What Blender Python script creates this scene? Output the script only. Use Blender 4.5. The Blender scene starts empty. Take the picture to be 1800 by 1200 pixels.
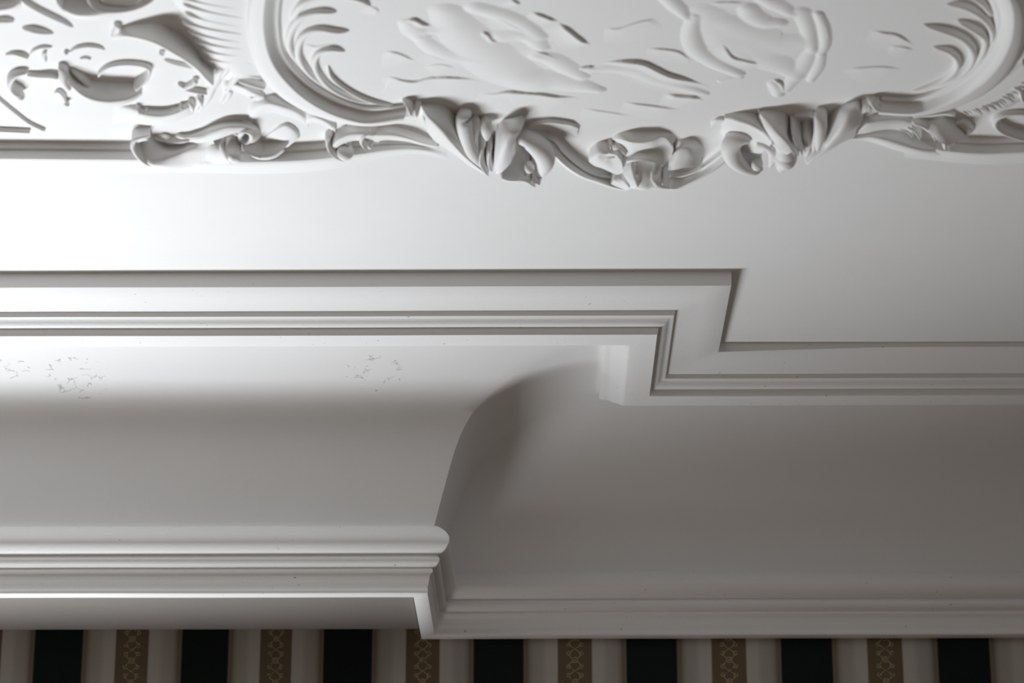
import bpy, bmesh, math, random
from mathutils import Vector, Matrix, noise
random.seed(7)
C = bpy.context.scene.collection
S = bpy.context.scene

# ------------------------------------------------------------------ camera
CZ = 1.6                                   # eye height
F = 4707.94                                # focal length in pixels of an 1800 wide frame
FW = Vector((-0.00984544, 0.94504961, 0.32677867))
RT = Vector((0.9999477, 0.01020962, 0.0006008))
UP = Vector((0.0027685, -0.3267675, 0.9451007))
cam_d = bpy.data.cameras.new('camera')
cam = bpy.data.objects.new('camera', cam_d)
C.objects.link(cam)
m = Matrix.Identity(4)
for i in range(3):
    m[i][0], m[i][1], m[i][2] = RT[i], UP[i], -FW[i]
m[2][3] = CZ
cam.matrix_world = m
cam_d.sensor_width = 36
cam_d.lens = F / 1800 * 36
cam_d.clip_start = 0.05
cam_d.dof.use_dof = True
cam_d.dof.focus_distance = 3.9
cam_d.dof.aperture_fstop = 6.2
S.camera = cam

# ------------------------------------------------------------------ room measures (metres, relative to eye height)
CEIL = 1.3314                              # ceiling above the eye
YB = 4.31                                  # back wall, right part
YF = YB - 0.28955                          # front of the boxed-out part on the left
XS = -0.20043                              # its right flank
XL, XR = -2.6, 2.4                         # room ends

def ceil_h(x, y):
    """the old plaster ceiling dips a little towards the back wall"""
    t = min(max((y - 3.5) / 0.34, 0), 1)
    return CEIL - 0.0075 * t * t * (3 - 2 * t)

def at(u, v, h=0.0):
    """the point under the ceiling, h below it, seen at (u, v)"""
    d = FW + RT * ((u - 900) / F) - UP * ((v - 600) / F)
    k = (CEIL - h) / d.z
    return Vector((d.x * k, d.y * k, CEIL - h + CZ))

# ------------------------------------------------------------------ helpers
def link(name, bm, mat, parent=None, smooth=True, autosmooth=None):
    me = bpy.data.meshes.new(name)
    bm.normal_update()
    bm.to_mesh(me); bm.free()
    o = bpy.data.objects.new(name, me)
    C.objects.link(o)
    me.materials.append(mat)
    for p in me.polygons:
        p.use_smooth = smooth
    if autosmooth:
        me.set_sharp_from_angle(angle=math.radians(autosmooth))
    if parent is not None:
        o.parent = parent
        o.matrix_parent_inverse = parent.matrix_world.inverted()
    return o

def struct(o, label=None):
    o['kind'] = 'structure'
    if label: o['label'] = label
    return o

# ------------------------------------------------------------------ materials
def new_mat(name):
    mt = bpy.data.materials.new(name); mt.use_nodes = True
    nt = mt.node_tree
    b = nt.nodes['Principled BSDF']
    return mt, nt, b

def N(nt, typ, **kw):
    n = nt.nodes.new(typ)
    for k, v in kw.items():
        if k.startswith('i_'):
            key = k[2:]
            n.inputs[int(key) if key.isdigit() else key].default_value = v
        else:
            setattr(n, k, v)
    return n

def math_n(nt, op, a, b=None, c=None):
    n = nt.nodes.new('ShaderNodeMath'); n.operation = op
    for i, q in enumerate((a, b, c)):
        if q is None: continue
        if isinstance(q, (int, float)): n.inputs[i].default_value = q
        else: nt.links.new(q, n.inputs[i])
    return n.outputs[0]

def plaster(name, col, bump=0.15, scale=220, rough=0.62, chips=0.0, grain=0.0):
    mt, nt, b = new_mat(name)
    L = nt.links
    tc = N(nt, 'ShaderNodeTexCoord')
    geo = N(nt, 'ShaderNodeNewGeometry')
    n1 = N(nt, 'ShaderNodeTexNoise', i_Scale=scale, i_Detail=4.0)
    L.new(geo.outputs['Position'], n1.inputs['Vector'])
    n2 = N(nt, 'ShaderNodeTexNoise', i_Scale=9.0, i_Detail=5.0)
    L.new(geo.outputs['Position'], n2.inputs['Vector'])
    mix = N(nt, 'ShaderNodeMix', data_type='RGBA')
    mix.inputs['A'].default_value = (col[0], col[1], col[2], 1)
    mix.inputs['B'].default_value = (col[0]*0.955, col[1]*0.95, col[2]*0.94, 1)
    L.new(n2.outputs['Fac'], mix.inputs['Factor'])
    out = mix.outputs['Result']
    if chips:
        n3 = N(nt, 'ShaderNodeTexNoise', i_Scale=170.0, i_Detail=2.0)
        L.new(geo.outputs['Position'], n3.inputs['Vector'])
        f = math_n(nt, 'GREATER_THAN', n3.outputs['Fac'], 1 - chips)
        mx2 = N(nt, 'ShaderNodeMix', data_type='RGBA')
        L.new(f, mx2.inputs['Factor'])
        L.new(out, mx2.inputs['A'])
        mx2.inputs['B'].default_value = (0.30, 0.28, 0.26, 1)
        out = mx2.outputs['Result']
    L.new(out, b.inputs['Base Color'])
    b.inputs['Roughness'].default_value = rough
    b.inputs['Specular IOR Level'].default_value = 0.25
    bp = N(nt, 'ShaderNodeBump', i_Strength=bump, i_Distance=0.0006)
    L.new(n1.outputs['Fac'], bp.inputs['Height'])
    L.new(bp.outputs['Normal'], b.inputs['Normal'])
    return mt

WHITE = (0.83, 0.825, 0.815)
M_ceil = plaster('ceiling_paint', WHITE, 0.25, 260)
M_trim = plaster('trim_paint', (0.82, 0.812, 0.803), 0.35, 240, chips=0.245)
M_cove = plaster('cove_paint', (0.81, 0.803, 0.795), 0.2, 240)
def cracks(mt, spots):
    nt = mt.node_tree; L = nt.links; b = nt.nodes['Principled BSDF']
    old = b.inputs['Base Color'].links[0].from_socket
    geo = N(nt, 'ShaderNodeNewGeometry')
    wob = N(nt, 'ShaderNodeTexNoise', i_Scale=60.0, i_Detail=3.0); L.new(geo.outputs['Position'], wob.inputs['Vector'])
    mxv = N(nt, 'ShaderNodeVectorMath', operation='MULTIPLY_ADD'); L.new(wob.outputs['Color'], mxv.inputs[0]); mxv.inputs[1].default_value = (0.02, 0.02, 0.02); L.new(geo.outputs['Position'], mxv.inputs[2])
    vo = N(nt, 'ShaderNodeTexVoronoi', feature='DISTANCE_TO_EDGE', i_Scale=55.0); L.new(mxv.outputs[0], vo.inputs['Vector'])
    line = math_n(nt, 'LESS_THAN', vo.outputs['Distance'], 0.035)
    gate = N(nt, 'ShaderNodeTexNoise', i_Scale=45.0, i_Detail=1.0); L.new(geo.outputs['Position'], gate.inputs['Vector'])
    tot = None
    for (x, y, z, r) in spots:
        d = N(nt, 'ShaderNodeVectorMath', operation='DISTANCE'); L.new(geo.outputs['Position'], d.inputs[0]); d.inputs[1].default_value = (x, y, z)
        k = math_n(nt, 'LESS_THAN', d.outputs['Value'], r)
        tot = k if tot is None else math_n(nt, 'MAXIMUM', tot, k)
    m_ = math_n(nt, 'MULTIPLY', math_n(nt, 'MULTIPLY', line, tot), math_n(nt, 'GREATER_THAN', gate.outputs['Fac'], 0.52))
    mx = N(nt, 'ShaderNodeMix', data_type='RGBA'); L.new(math_n(nt, 'MULTIPLY', m_, 0.55), mx.inputs['Factor']); L.new(old, mx.inputs['A']); mx.inputs['B'].default_value = (0.28, 0.26, 0.25, 1)
    L.new(mx.outputs['Result'], b.inputs['Base Color'])
cracks(M_cove, [(-0.70, 3.86, CZ + 1.285, 0.05), (-0.25, 3.85, CZ + 1.285, 0.045), (-0.80, 3.84, CZ + 1.29, 0.03)])
M_stucco = plaster('stucco_paint', (0.84, 0.835, 0.825), 0.12, 180)

# ------------------------------------------------------------------ mitred mouldings
def sweep(name, prof, mat, nx=110, wob=0.0004, right_dz=None, smooth=40, seed=0.0):
    """one moulding profile [(offset from the wall, height)] run along the left front, round the flank and along the right wall"""
    bm = bmesh.new()
    def section():
        pts = []
        nl = nx
        for i in range(nl + 1):
            pts.append(('L', i / nl))
        for i in range(1, 13):
            pts.append(('S', i / 12))
        for i in range(1, nl + 1):
            pts.append(('R', i / nl))
        return pts
    rows = []
    for (kind, t) in section():
        row = []
        for j, (o, h) in enumerate(prof):
            if kind == 'L':
                a, b_ = XL, XS + o
                x = a + (b_ - a) * t; y = YF - o
            elif kind == 'S':
                x = XS + o; y = YF - o + (YB - YF) * t
            else:
                a, b_ = XS + o, XR
                x = a + (b_ - a) * t; y = YB - o
            z = h
            if right_dz and kind == 'R':
                z += right_dz(j, x)
            q = Vector((x * 5.0, y * 5.0, h * 9 + seed))
            if wob:
                y += wob * noise.noise(q)
                z += wob * noise.noise(q + Vector((7, 3, 1)))
            row.append(bm.verts.new((x, y, z + CZ)))
        rows.append(row)
    for a, b_ in zip(rows, rows[1:]):
        for j in range(len(prof) - 1):
            bm.faces.new((a[j], b_[j], b_[j+1], a[j+1]))
    bmesh.ops.recalc_face_normals(bm, faces=bm.faces)
    return struct(link(name, bm, mat, autosmooth=smooth))

frame_prof = [(0.4733, CEIL + 0.004), (0.4733, 1.3200), (0.4728, 1.3092), (0.4718, 1.3086), (0.436, 1.3042), (0.3985, 1.2995), (0.3975, 1.2992),
              (0.3955, 1.2925), (0.3945, 1.2919), (0.3915, 1.2914), (0.3885, 1.2898), (0.3862, 1.2872), (0.384, 1.2848), (0.381, 1.2832),
              (0.3775, 1.2822), (0.3745, 1.2818), (0.3738, 1.2812), (0.3724, 1.2722), (0.3716, 1.2714), (0.352, 1.2700), (0.3342, 1.2686), (0.3328, 1.2688),
              (0.3300, 1.2700), (0.3250, 1.2742), (0.3216, 1.2761), (0.3160, 1.2795), (0.3104, 1.2844), (0.3060, 1.2870), (0.3020, 1.2880), (0.2985, 1.2900), (0.2957, 1.2929), (0.2957, 1.303), (0.2957, 1.325)]
def rdz(j, x):
    if 2 <= j <= 4:
        t = min(max((x - 0.27) / 0.25, 0), 1)
        return 0.0068 * t
    return 0
sweep('trim_1', frame_prof, M_trim, right_dz=rdz, seed=0)

cove_pts = [(0.300, 1.3035), (0.265, 1.3030), (0.2333, 1.2994), (0.1863, 1.2893), (0.1427, 1.2725), (0.1090, 1.2505), (0.0865, 1.2221), (0.0712, 1.1880), (0.0590, 1.1479), (0.0490, 1.1120), (0.0394, 1.0765), (0.0394, 1.070)]
def catmull(pts, n):
    P = [Vector(p) for p in pts]
    P = [P[0] * 2 - P[1]] + P + [P[-1] * 2 - P[-2]]
    out = []
    for i in range(1, len(P) - 2):
        for k in range(n):
            t = k / n
            a, b_, c, d = P[i-1], P[i], P[i+1], P[i+2]
            out.append(0.5 * ((2*b_) + (c - a) * t + (2*a - 5*b_ + 4*c - d) * t*t + (3*b_ - a - 3*c + d) * t*t*t))
    out.append(P[-2].copy())
    return out
cp = [tuple(p) for p in catmull([p + (0,) for p in cove_pts[:-1]], 4)]
cp = [(p[0], p[1]) for p in cp] + [cove_pts[-1]]
sweep('trim_2', cp, M_cove, wob=0.0005, seed=3, smooth=60)

corn = [(0.036, 1.0785), (0.0394, 1.0772), (0.0450, 1.0752), (0.0503, 1.0708), (0.0560, 1.0655), (0.0603, 1.0598), (0.0632, 1.0548), (0.0640, 1.0499), (0.0632, 1.0450), (0.0605, 1.0400), (0.0565, 1.0355), (0.0525, 1.0322),
        (0.0485, 1.0300), (0.0455, 1.0290), (0.0455, 1.0275), (0.0478, 1.0258), (0.0486, 1.0232), (0.0480, 1.0195), (0.0455, 1.0160), (0.0427, 1.0136), (0.0390, 1.0120), (0.0372, 1.0108), (0.0374, 1.0085), (0.0383, 1.0072),
        (0.0375, 1.0050), (0.0345, 1.0022), (0.0329, 0.9990), (0.0322, 0.9929), (0.0312, 0.9870), (0.0300, 0.9826), (0.0300, 0.9805), (0.0306, 0.9790), (0.0306, 0.9745), (0.0296, 0.9735), (0.0180, 0.9728), (0.0085, 0.9725), (0.0078, 0.973), (0.0060, 0.985), (0.004, 1.0)]
sweep('trim_3', corn, M_trim, wob=0.0005, seed=5, smooth=50)

# plain soffit under the boxed-out part, set back behind the lowest fillet
def box(bm, x0, x1, y0, y1, z0, z1):
    vs = [bm.verts.new((x, y, z)) for x in (x0, x1) for y in (y0, y1) for z in (z0, z1)]
    for f in ((0,1,3,2), (4,6,7,5), (0,4,5,1), (2,3,7,6), (0,2,6,4), (1,5,7,3)):
        bm.faces.new([vs[i] for i in f])
M_soffit_shade = plaster('soffit_shade_paint', (0.29, 0.265, 0.245), 0.2, 200)  # shade under the overhang is put into this dark grey-brown
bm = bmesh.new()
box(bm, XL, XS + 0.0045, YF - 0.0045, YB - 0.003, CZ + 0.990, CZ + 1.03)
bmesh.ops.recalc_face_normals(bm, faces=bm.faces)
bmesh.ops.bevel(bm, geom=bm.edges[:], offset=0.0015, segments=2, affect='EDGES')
struct(link('trim_4', bm, M_soffit_shade, autosmooth=40))

# ceiling
bm = bmesh.new()
nx, ny = 100, 90
y0, y1 = -1.2, YB + 0.15
grid = []
for j in range(ny + 1):
    y = y0 + (y1 - y0) * j / ny
    grid.append([bm.verts.new((XL + (XR - XL) * i / nx, y, ceil_h(0, y) + CZ)) for i in range(nx + 1)])
for j in range(ny):
    for i in range(nx):
        bm.faces.new((grid[j][i], grid[j+1][i], grid[j+1][i+1], grid[j][i+1]))
struct(link('ceiling', bm, M_ceil))

# back wall with the striped wallpaper
def wallpaper():
    mt, nt, b = new_mat('striped_wallpaper')
    L = nt.links
    geo = N(nt, 'ShaderNodeNewGeometry')
    sp = N(nt, 'ShaderNodeSeparateXYZ')
    L.new(geo.outputs['Position'], sp.inputs[0])
    X, Z = sp.outputs[0], sp.outputs[2]
    # the paper is stretched a little unevenly along the wall
    u = math_n(nt, 'MULTIPLY_ADD', X, -0.0045/0.0625*0.45, 1.0)
    xx = math_n(nt, 'MULTIPLY', math_n(nt, 'ADD', X, 0.0665), 1.0)
    xq = math_n(nt, 'MULTIPLY', math_n(nt, 'MULTIPLY', xx, xx), -0.0225)
    lf = math_n(nt, 'MAXIMUM', math_n(nt, 'SUBTRACT', -0.33, X), 0.0)
    xs = math_n(nt, 'MULTIPLY_ADD', math_n(nt, 'MINIMUM', lf, 0.24), -0.055, math_n(nt, 'ADD', xx, xq))
    ph = math_n(nt, 'FRACT', math_n(nt, 'ADD', math_n(nt, 'DIVIDE', xs, 0.2487), 10.5))   # 0.5 = middle of a dark stripe
    d = math_n(nt, 'ABSOLUTE', math_n(nt, 'SUBTRACT', ph, 0.5))            # 0 dark ... 0.5 tan
    ramp = N(nt, 'ShaderNodeValToRGB')
    cr = ramp.color_ramp
    cr.interpolation = 'LINEAR'
    dark = (0.004, 0.009, 0.007, 1); brown = (0.20, 0.15, 0.105, 1); pale = (0.41, 0.378, 0.338, 1); pale2 = (0.45, 0.418, 0.378, 1); tan = (0.135, 0.098, 0.058, 1)
    el = [(0.0, dark), (0.163, dark), (0.167, brown), (0.187, (0.15, 0.125, 0.095, 1)), (0.225, (0.37, 0.335, 0.29, 1)), (0.29, pale), (0.302, pale2), (0.386, pale2), (0.390, tan), (0.5, tan)]
    cr.elements[0].position = 0; cr.elements[0].color = dark
    cr.elements[1].position = 0.5; cr.elements[1].color = tan
    for p, c_ in el[1:-1]:
        e = cr.elements.new(p); e.color = c_
    # saw-toothed woven edge
    saw = math_n(nt, 'MULTIPLY', math_n(nt, 'SINE', math_n(nt, 'MULTIPLY', Z, 2400.0)), 0.004)
    L.new(math_n(nt, 'ADD', d, saw), ramp.inputs[0])
    # fine pinstripes on the pale bands
    pin = math_n(nt, 'SINE', math_n(nt, 'MULTIPLY', d, 720.0))
    pinm = math_n(nt, 'MULTIPLY', math_n(nt, 'GREATER_THAN', pin, 0.3), math_n(nt, 'MULTIPLY', math_n(nt, 'GREATER_THAN', d, 0.215), math_n(nt, 'LESS_THAN', d, 0.315)))
    mx = N(nt, 'ShaderNodeMix', data_type='RGBA')
    L.new(math_n(nt, 'MULTIPLY', pinm, 0.30), mx.inputs['Factor'])
    L.new(ramp.outputs[0], mx.inputs['A']); mx.inputs['B'].default_value = (0.13, 0.105, 0.08, 1)
    # a small woven chain of scrolls down the middle of the tan stripe
    e = math_n(nt, 'SUBTRACT', math_n(nt, 'FRACT', math_n(nt, 'ADD', ph, 0.5)), 0.5)      # signed distance from the tan middle
    zz = math_n(nt, 'MULTIPLY', Z, 2 * math.pi / 0.036)
    zf = math_n(nt, 'SUBTRACT', math_n(nt, 'FRACT', math_n(nt, 'DIVIDE', Z, 0.036)), 0.5)
    ae = math_n(nt, 'ABSOLUTE', e)
    # two crossing sine stems
    w1 = math_n(nt, 'ABSOLUTE', math_n(nt, 'MULTIPLY', math_n(nt, 'SINE', zz), 0.036))
    st = math_n(nt, 'LESS_THAN', math_n(nt, 'ABSOLUTE', math_n(nt, 'SUBTRACT', ae, w1)), 0.006)
    # little flower between them
    fr = math_n(nt, 'SQRT', math_n(nt, 'ADD', math_n(nt, 'POWER', math_n(nt, 'MULTIPLY', e, 0.25), 2.0), math_n(nt, 'POWER', math_n(nt, 'MULTIPLY', zf, 0.036), 2.0)))
    fl = math_n(nt, 'LESS_THAN', math_n(nt, 'ABSOLUTE', math_n(nt, 'SUBTRACT', fr, 0.0042)), 0.0011)
    # curled tips
    ce = math_n(nt, 'MULTIPLY', math_n(nt, 'SUBTRACT', ae, 0.042), 0.25)
    czz = math_n(nt, 'MULTIPLY', math_n(nt, 'SUBTRACT', math_n(nt, 'ABSOLUTE', zf), 0.30), 0.036)
    crr = math_n(nt, 'SQRT', math_n(nt, 'ADD', math_n(nt, 'POWER', ce, 2.0), math_n(nt, 'POWER', czz, 2.0)))
    cu = math_n(nt, 'LESS_THAN', math_n(nt, 'ABSOLUTE', math_n(nt, 'SUBTRACT', crr, 0.0028)), 0.0010)
    orn = math_n(nt, 'MAXIMUM', math_n(nt, 'MAXIMUM', st, fl), cu)
    nz = N(nt, 'ShaderNodeTexNoise', i_Scale=420.0, i_Detail=1.0)
    L.new(geo.outputs['Position'], nz.inputs['Vector'])
    orn = math_n(nt, 'MULTIPLY', orn, math_n(nt, 'GREATER_THAN', nz.outputs['Fac'], 0.42))
    mx2 = N(nt, 'ShaderNodeMix', data_type='RGBA')
    L.new(math_n(nt, 'MULTIPLY', orn, 0.6), mx2.inputs['Factor'])
    L.new(mx.outputs['Result'], mx2.inputs['A']); mx2.inputs['B'].default_value = (0.42, 0.33, 0.20, 1)
    L.new(mx2.outputs['Result'], b.inputs['Base Color'])
    b.inputs['Roughness'].default_value = 0.7
    b.inputs['Specular IOR Level'].default_value = 0.15
    n1 = N(nt, 'ShaderNodeTexNoise', i_Scale=900.0, i_Detail=2.0)
    L.new(geo.outputs['Position'], n1.inputs['Vector'])
    bp = N(nt, 'ShaderNodeBump', i_Strength=0.2, i_Distance=0.0004)
    L.new(n1.outputs['Fac'], bp.inputs['Height']); L.new(bp.outputs['Normal'], b.inputs['Normal'])
    return mt
M_wp = wallpaper()
bm = bmesh.new()
WX0, WX1, WZ0, WZ1 = -2.4, -0.35, 0.6, CZ + 0.17       # window opening, below the picture
YW = YB - 0.006
box(bm, XL, WX0, YW, YW + 0.05, 0.0, CEIL + CZ)
box(bm, WX1, XR, YW, YW + 0.05, 0.0, CEIL + CZ)
box(bm, WX0, WX1, YW, YW + 0.05, WZ1, CEIL + CZ)
box(bm, WX0, WX1, YW, YW + 0.05, 0.0, WZ0)
bmesh.ops.recalc_face_normals(bm, faces=bm.faces)
struct(link('wall_back', bm, M_wp, smooth=False))

# floor
def floor_mat():
    mt, nt, b = new_mat('oak_floor')
    geo = N(nt, 'ShaderNodeNewGeometry')
    br = N(nt, 'ShaderNodeTexBrick', i_Scale=1.0)
    br.inputs['Color1'].default_value = (0.36, 0.23, 0.13, 1); br.inputs['Color2'].default_value = (0.30, 0.19, 0.10, 1); br.inputs['Mortar'].default_value = (0.08, 0.05, 0.03, 1)
    br.inputs['Mortar Size'].default_value = 0.002; br.inputs['Brick Width'].default_value = 1.2; br.inputs['Row Height'].default_value = 0.12
    nt.links.new(geo.outputs['Position'], br.inputs['Vector'])
    nt.links.new(br.outputs['Color'], b.inputs['Base Color'])
    b.inputs['Roughness'].default_value = 0.4
    return mt
bm = bmesh.new()
box(bm, XL, XR, -1.2, YB + 0.15, -0.1, 0.0)
bmesh.ops.recalc_face_normals(bm, faces=bm.faces)
struct(link('floor', bm, floor_mat(), smooth=False))

# ------------------------------------------------------------------ stucco on the ceiling
import numpy as np
PX = 0.00076                               # metres of relief that shift a crest by one pixel
PW = 0.00070                               # metres across one pixel
CR = {'C1': (0, 0, 4), 'C2': (400, 0, 4), 'C7': (1450, 0, 4), 'A': (700, 160, 6.667), 'B': (840, 180, 7.5), 'S': (1020, 210, 7.5),
      'D': (1240, 160, 7.06), 'E': (1390, 150, 7.5), 'R': (1560, 150, 7.5), 'P': (220, 200, 7.5), 'Q': (440, 200, 6.0), 'N': (0, 0, 1)}

def K(c, pts, H=None):
    x0, y0, s = CR[c]
    out = []
    for i, p in enumerate(pts):
        h = p[2] if len(p) > 2 else (H[i] if isinstance(H, (list, tuple)) else (H or 0))
        out.append((x0 + p[0] / s, y0 + p[1] / s, h))
    return out

def resample(pts, n):
    if len(pts) == 1: return [Vector(pts[0])] * n
    P = [Vector(p) for p in pts]
    d = catmull(P, 12) if len(P) > 2 else [P[0].lerp(P[1], i / 12) for i in range(13)]
    L = [0]
    for a, b_ in zip(d, d[1:]): L.append(L[-1] + (b_ - a).length)
    out, j = [], 0
    for i in range(n):
        t = L[-1] * i / (n - 1)
        while j < len(d) - 2 and L[j+1] < t: j += 1
        k = (t - L[j]) / max(L[j+1] - L[j], 1e-9)
        out.append(d[j].lerp(d[j+1], min(max(k, 0), 1)))
    return out

def grid_faces(bm, G, close=False):
    for a, b_ in zip(G, G[1:]):
        for j in range(len(a) - 1):
            try: bm.faces.new((a[j], b_[j], b_[j+1], a[j+1]))
            except ValueError: pass

def skirt(bm, ring):
    up = [bm.verts.new((v.co.x, v.co.y, CEIL + CZ + 0.003)) for v in ring]
    k = len(ring)
    for i in range(k):
        j = (i + 1) % k
        if ring[i] is ring[j]: continue
        try: bm.faces.new((ring[i], ring[j], up[j], up[i]))
        except ValueError: pass

def loft(bm, curves, n=44, m=5, back=True, ease=True):
    """a solid between traced curves, each point (u, v, relief); closed up to the ceiling"""
    R = [resample(c, n) for c in curves]
    if len(R) > 2 and ease:
        cols = []
        for i in range(n):
            cols.append(catmull([r[i] for r in R], m))
        rows = [[cols[i][k] for i in range(n)] for k in range(len(cols[0]))]
    else:
        rows = []
        for a, b_ in zip(R, R[1:]):
            for k in range(m): rows.append([p.lerp(q, k / m) for p, q in zip(a, b_)])
        rows.append(R[-1])
    G = [[bm.verts.new(at(p.x, p.y, p.z * PX)) for p in r] for r in rows]
    grid_faces(bm, G)
    ring = G[0][:] + [r[-1] for r in G[1:]] + G[-1][-2::-1] + [r[0] for r in G[-2:0:-1]]
    skirt(bm, ring)

def ridge(bm, path, w, n=40, k=14, cap=0.12, prof='round', flutes=0, amp=0.12, capend=None):
    """a rounded relief along a traced crest line; w = half width in pixels"""
    P = resample(path, n)
    ws = w if isinstance(w, (list, tuple)) else [w]
    X = [at(p.x, p.y, p.z * PX) for p in P]
    G = []
    ce = cap if capend is None else capend
    for i, (p, c) in enumerate(zip(P, X)):
        t = i / (n - 1)
        x = t * (len(ws) - 1); j = min(int(x), max(len(ws) - 2, 0))
        wi = ws[0] if len(ws) == 1 else ws[j] + (ws[j+1] - ws[j]) * (x - j)
        s = 1.0
        if cap and t < cap: s = math.sqrt(max(1 - (1 - t / cap) ** 2, 0))
        if ce and t > 1 - ce: s = min(s, math.sqrt(max(1 - (1 - (1 - t) / ce) ** 2, 0)))
        s = max(s, 0.03)
        a, b_ = X[max(i-1, 0)], X[min(i+1, n-1)]
        T = Vector((b_.x - a.x, b_.y - a.y, 0))
        if T.length < 1e-9: T = Vector((1, 0, 0))
        T.normalize()
        Nn = Vector((-T.y, T.x, 0))
        row = []
        h = p.z * PX
        for q in range(k + 1):
            f = -1 + 2 * q / k
            ang = f * math.pi / 2
            if prof == 'tube':
                ang = f * math.pi * 0.8
                r = wi * PW * s
                off = math.sin(ang) * r
                hh = h - r + math.cos(ang) * r
            else:
                off = math.sin(ang) * wi * PW * s
                fl = 1 - amp * (0.5 - 0.5 * math.cos(flutes * math.pi * 2 * (q / k))) if flutes else 1
                if prof == 'cup':
                    fl = 0.62 + 0.38 * abs(math.sin(ang)) ** 2
                    hh = h * s * (min(1.0, math.cos(ang) * 3.2)) * fl
                else:
                    hh = h * s * math.cos(ang) ** 0.8 * fl if abs(f) < 1 else -0.002
            row.append(bm.verts.new((c.x + Nn.x * off, c.y + Nn.y * off, CEIL + CZ - hh)))
        G.append(row)
    grid_faces(bm, G)
    ring = G[0][:] + [r[-1] for r in G[1:]] + G[-1][-2::-1] + [r[0] for r in G[-2:0:-1]]
    skirt(bm, ring)

def dome(bm, u, v, H, rx, ry=None, hz=None, tilt=0.0):
    """a hanging knob whose lowest point lies H below the ceiling"""
    ry = rx if ry is None else ry
    hz = rx if hz is None else hz
    c = at(u, v, H * PX)
    r = bmesh.ops.create_uvsphere(bm, u_segments=20, v_segments=12, radius=1)
    ca, sa = math.cos(tilt), math.sin(tilt)
    for q in r['verts']:
        x, y, z = q.co.x * rx * PW, q.co.y * ry * PW, q.co.z * hz * PX
        q.co = Vector((c.x + x * ca - y * sa, c.y + x * sa + y * ca, c.z + hz * PX + z))

def empty(name, u, v):
    o = bpy.data.objects.new(name, None); C.objects.link(o)
    p = at(u, v, 0)
    o.location = p; o.empty_display_size = 0.05
    bpy.context.view_layer.update()
    return o
def tag(o, label, cat, group=None):
    o['label'] = label; o['category'] = cat; o['kind'] = 'thing'
    if group: o['group'] = group
    return o
SPLIT = {'leaf_sprig': 'leaf_sprig', 'side_leaf': 'side_leaf', 'bud': 'bud', 'fringe_flute': 'fringe_flute', 'edge_scroll': 'edge_scroll'}
def islands(bm):
    bm.verts.ensure_lookup_table()
    seen, out = set(), []
    for v0 in bm.verts:
        if v0.index in seen: continue
        st, comp = [v0], []
        seen.add(v0.index)
        while st:
            v = st.pop(); comp.append(v)
            for e in v.link_edges:
                w = e.other_vert(v)
                if w.index not in seen: seen.add(w.index); st.append(w)
        nb = bmesh.new(); mp = {}
        for v in comp: mp[v] = nb.verts.new(v.co)
        fs = set(f for v in comp for f in v.link_faces)
        for f in fs: nb.faces.new([mp[v] for v in f.verts])
        out.append(nb)
    return out
class Part:
    def __init__(s, name, parent, label=None): s.n, s.p, s.l = name, parent, label
    def __enter__(s): s.bm = bmesh.new(); return s.bm
    def __exit__(s, *a):
        if a[0]: return False
        bmesh.ops.recalc_face_normals(s.bm, faces=s.bm.faces)
        s.bm.verts.index_update()
        if s.n in SPLIT:
            for piece in islands(s.bm): s.o = link(SPLIT[s.n], piece, M_stucco, s.p, autosmooth=55)
            s.bm.free()
        else:
            s.o = link(s.n, s.bm, M_stucco, s.p, autosmooth=55)
        if s.l: s.o['label'] = s.l
def add(name, parent, fn, label=None):
    p = Part(name, parent, label)
    with p as bm: fn(bm)
    return p.o
def off(c, du=0, dv=0, H=None, dH=0):
    return [(p[0] + du, p[1] + dv, (p[2] + dH) if H is None else (H[i] if isinstance(H, (list, tuple)) else H)) for i, p in enumerate(c)]

# ---- straight border moulding on both sides of the cartouche
def border(bm, base, d, hs):
    cs = [base]
    for dv, h in zip(d, hs): cs.append(off(base, 0, dv, h))
    loft(bm, cs, n=60, m=3, ease=False)
bl = [(-900, 243), (-400, 247), (0, 250), (120, 251), (240, 252), (350, 254), (450, 256), (530, 253), (590, 249)]
def fn(bm):
    base = [p + (0,) for p in bl]
    prof = [(0, 0), (10, 9), (12.5, 9.5), (14.5, 10.5), (22, 19), (29, 26.5), (33, 28), (37, 25), (43, 14), (50, 1)]
    for a, b_ in zip(prof, prof[1:]): pass
    base += [(640, 248, 0), (690, 247, 0), (740, 251, 0), (790, 262, 0)]
    sc = [1] * (len(base) - 5) + [.95, .75, .55, .3, -.02]
    loft(bm, [[(p[0], p[1] + dv * max(q, .4), h * q) for p, q in zip(base, sc)] for dv, h in prof], n=150, m=2, ease=False)
o = add('border_moulding', None, fn); tag(o, 'long white plaster border moulding left of the oval ceiling relief', 'moulding')
def fn(bm):
    base = K('N', [(1590, 232), (1640, 236), (1690, 241), (1740, 243), (1800, 241), (2000, 236), (2600, 228)])
    sc = [0.05, .75, 1, 1, 1, 1, 1]
    prof = [(0, 0), (9, 8.5), (11, 9), (12.5, 10), (20, 17), (27, 24), (30, 25), (33, 22), (39, 11), (46, 1)]
    loft(bm, [[(p[0], p[1] + dv, h * q) for p, q in zip(base, sc)] for dv, h in prof], n=90, m=2, ease=False)
o = add('border_moulding', None, fn); tag(o, 'short white plaster border moulding at right edge, right of the oval relief', 'moulding')

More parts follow.
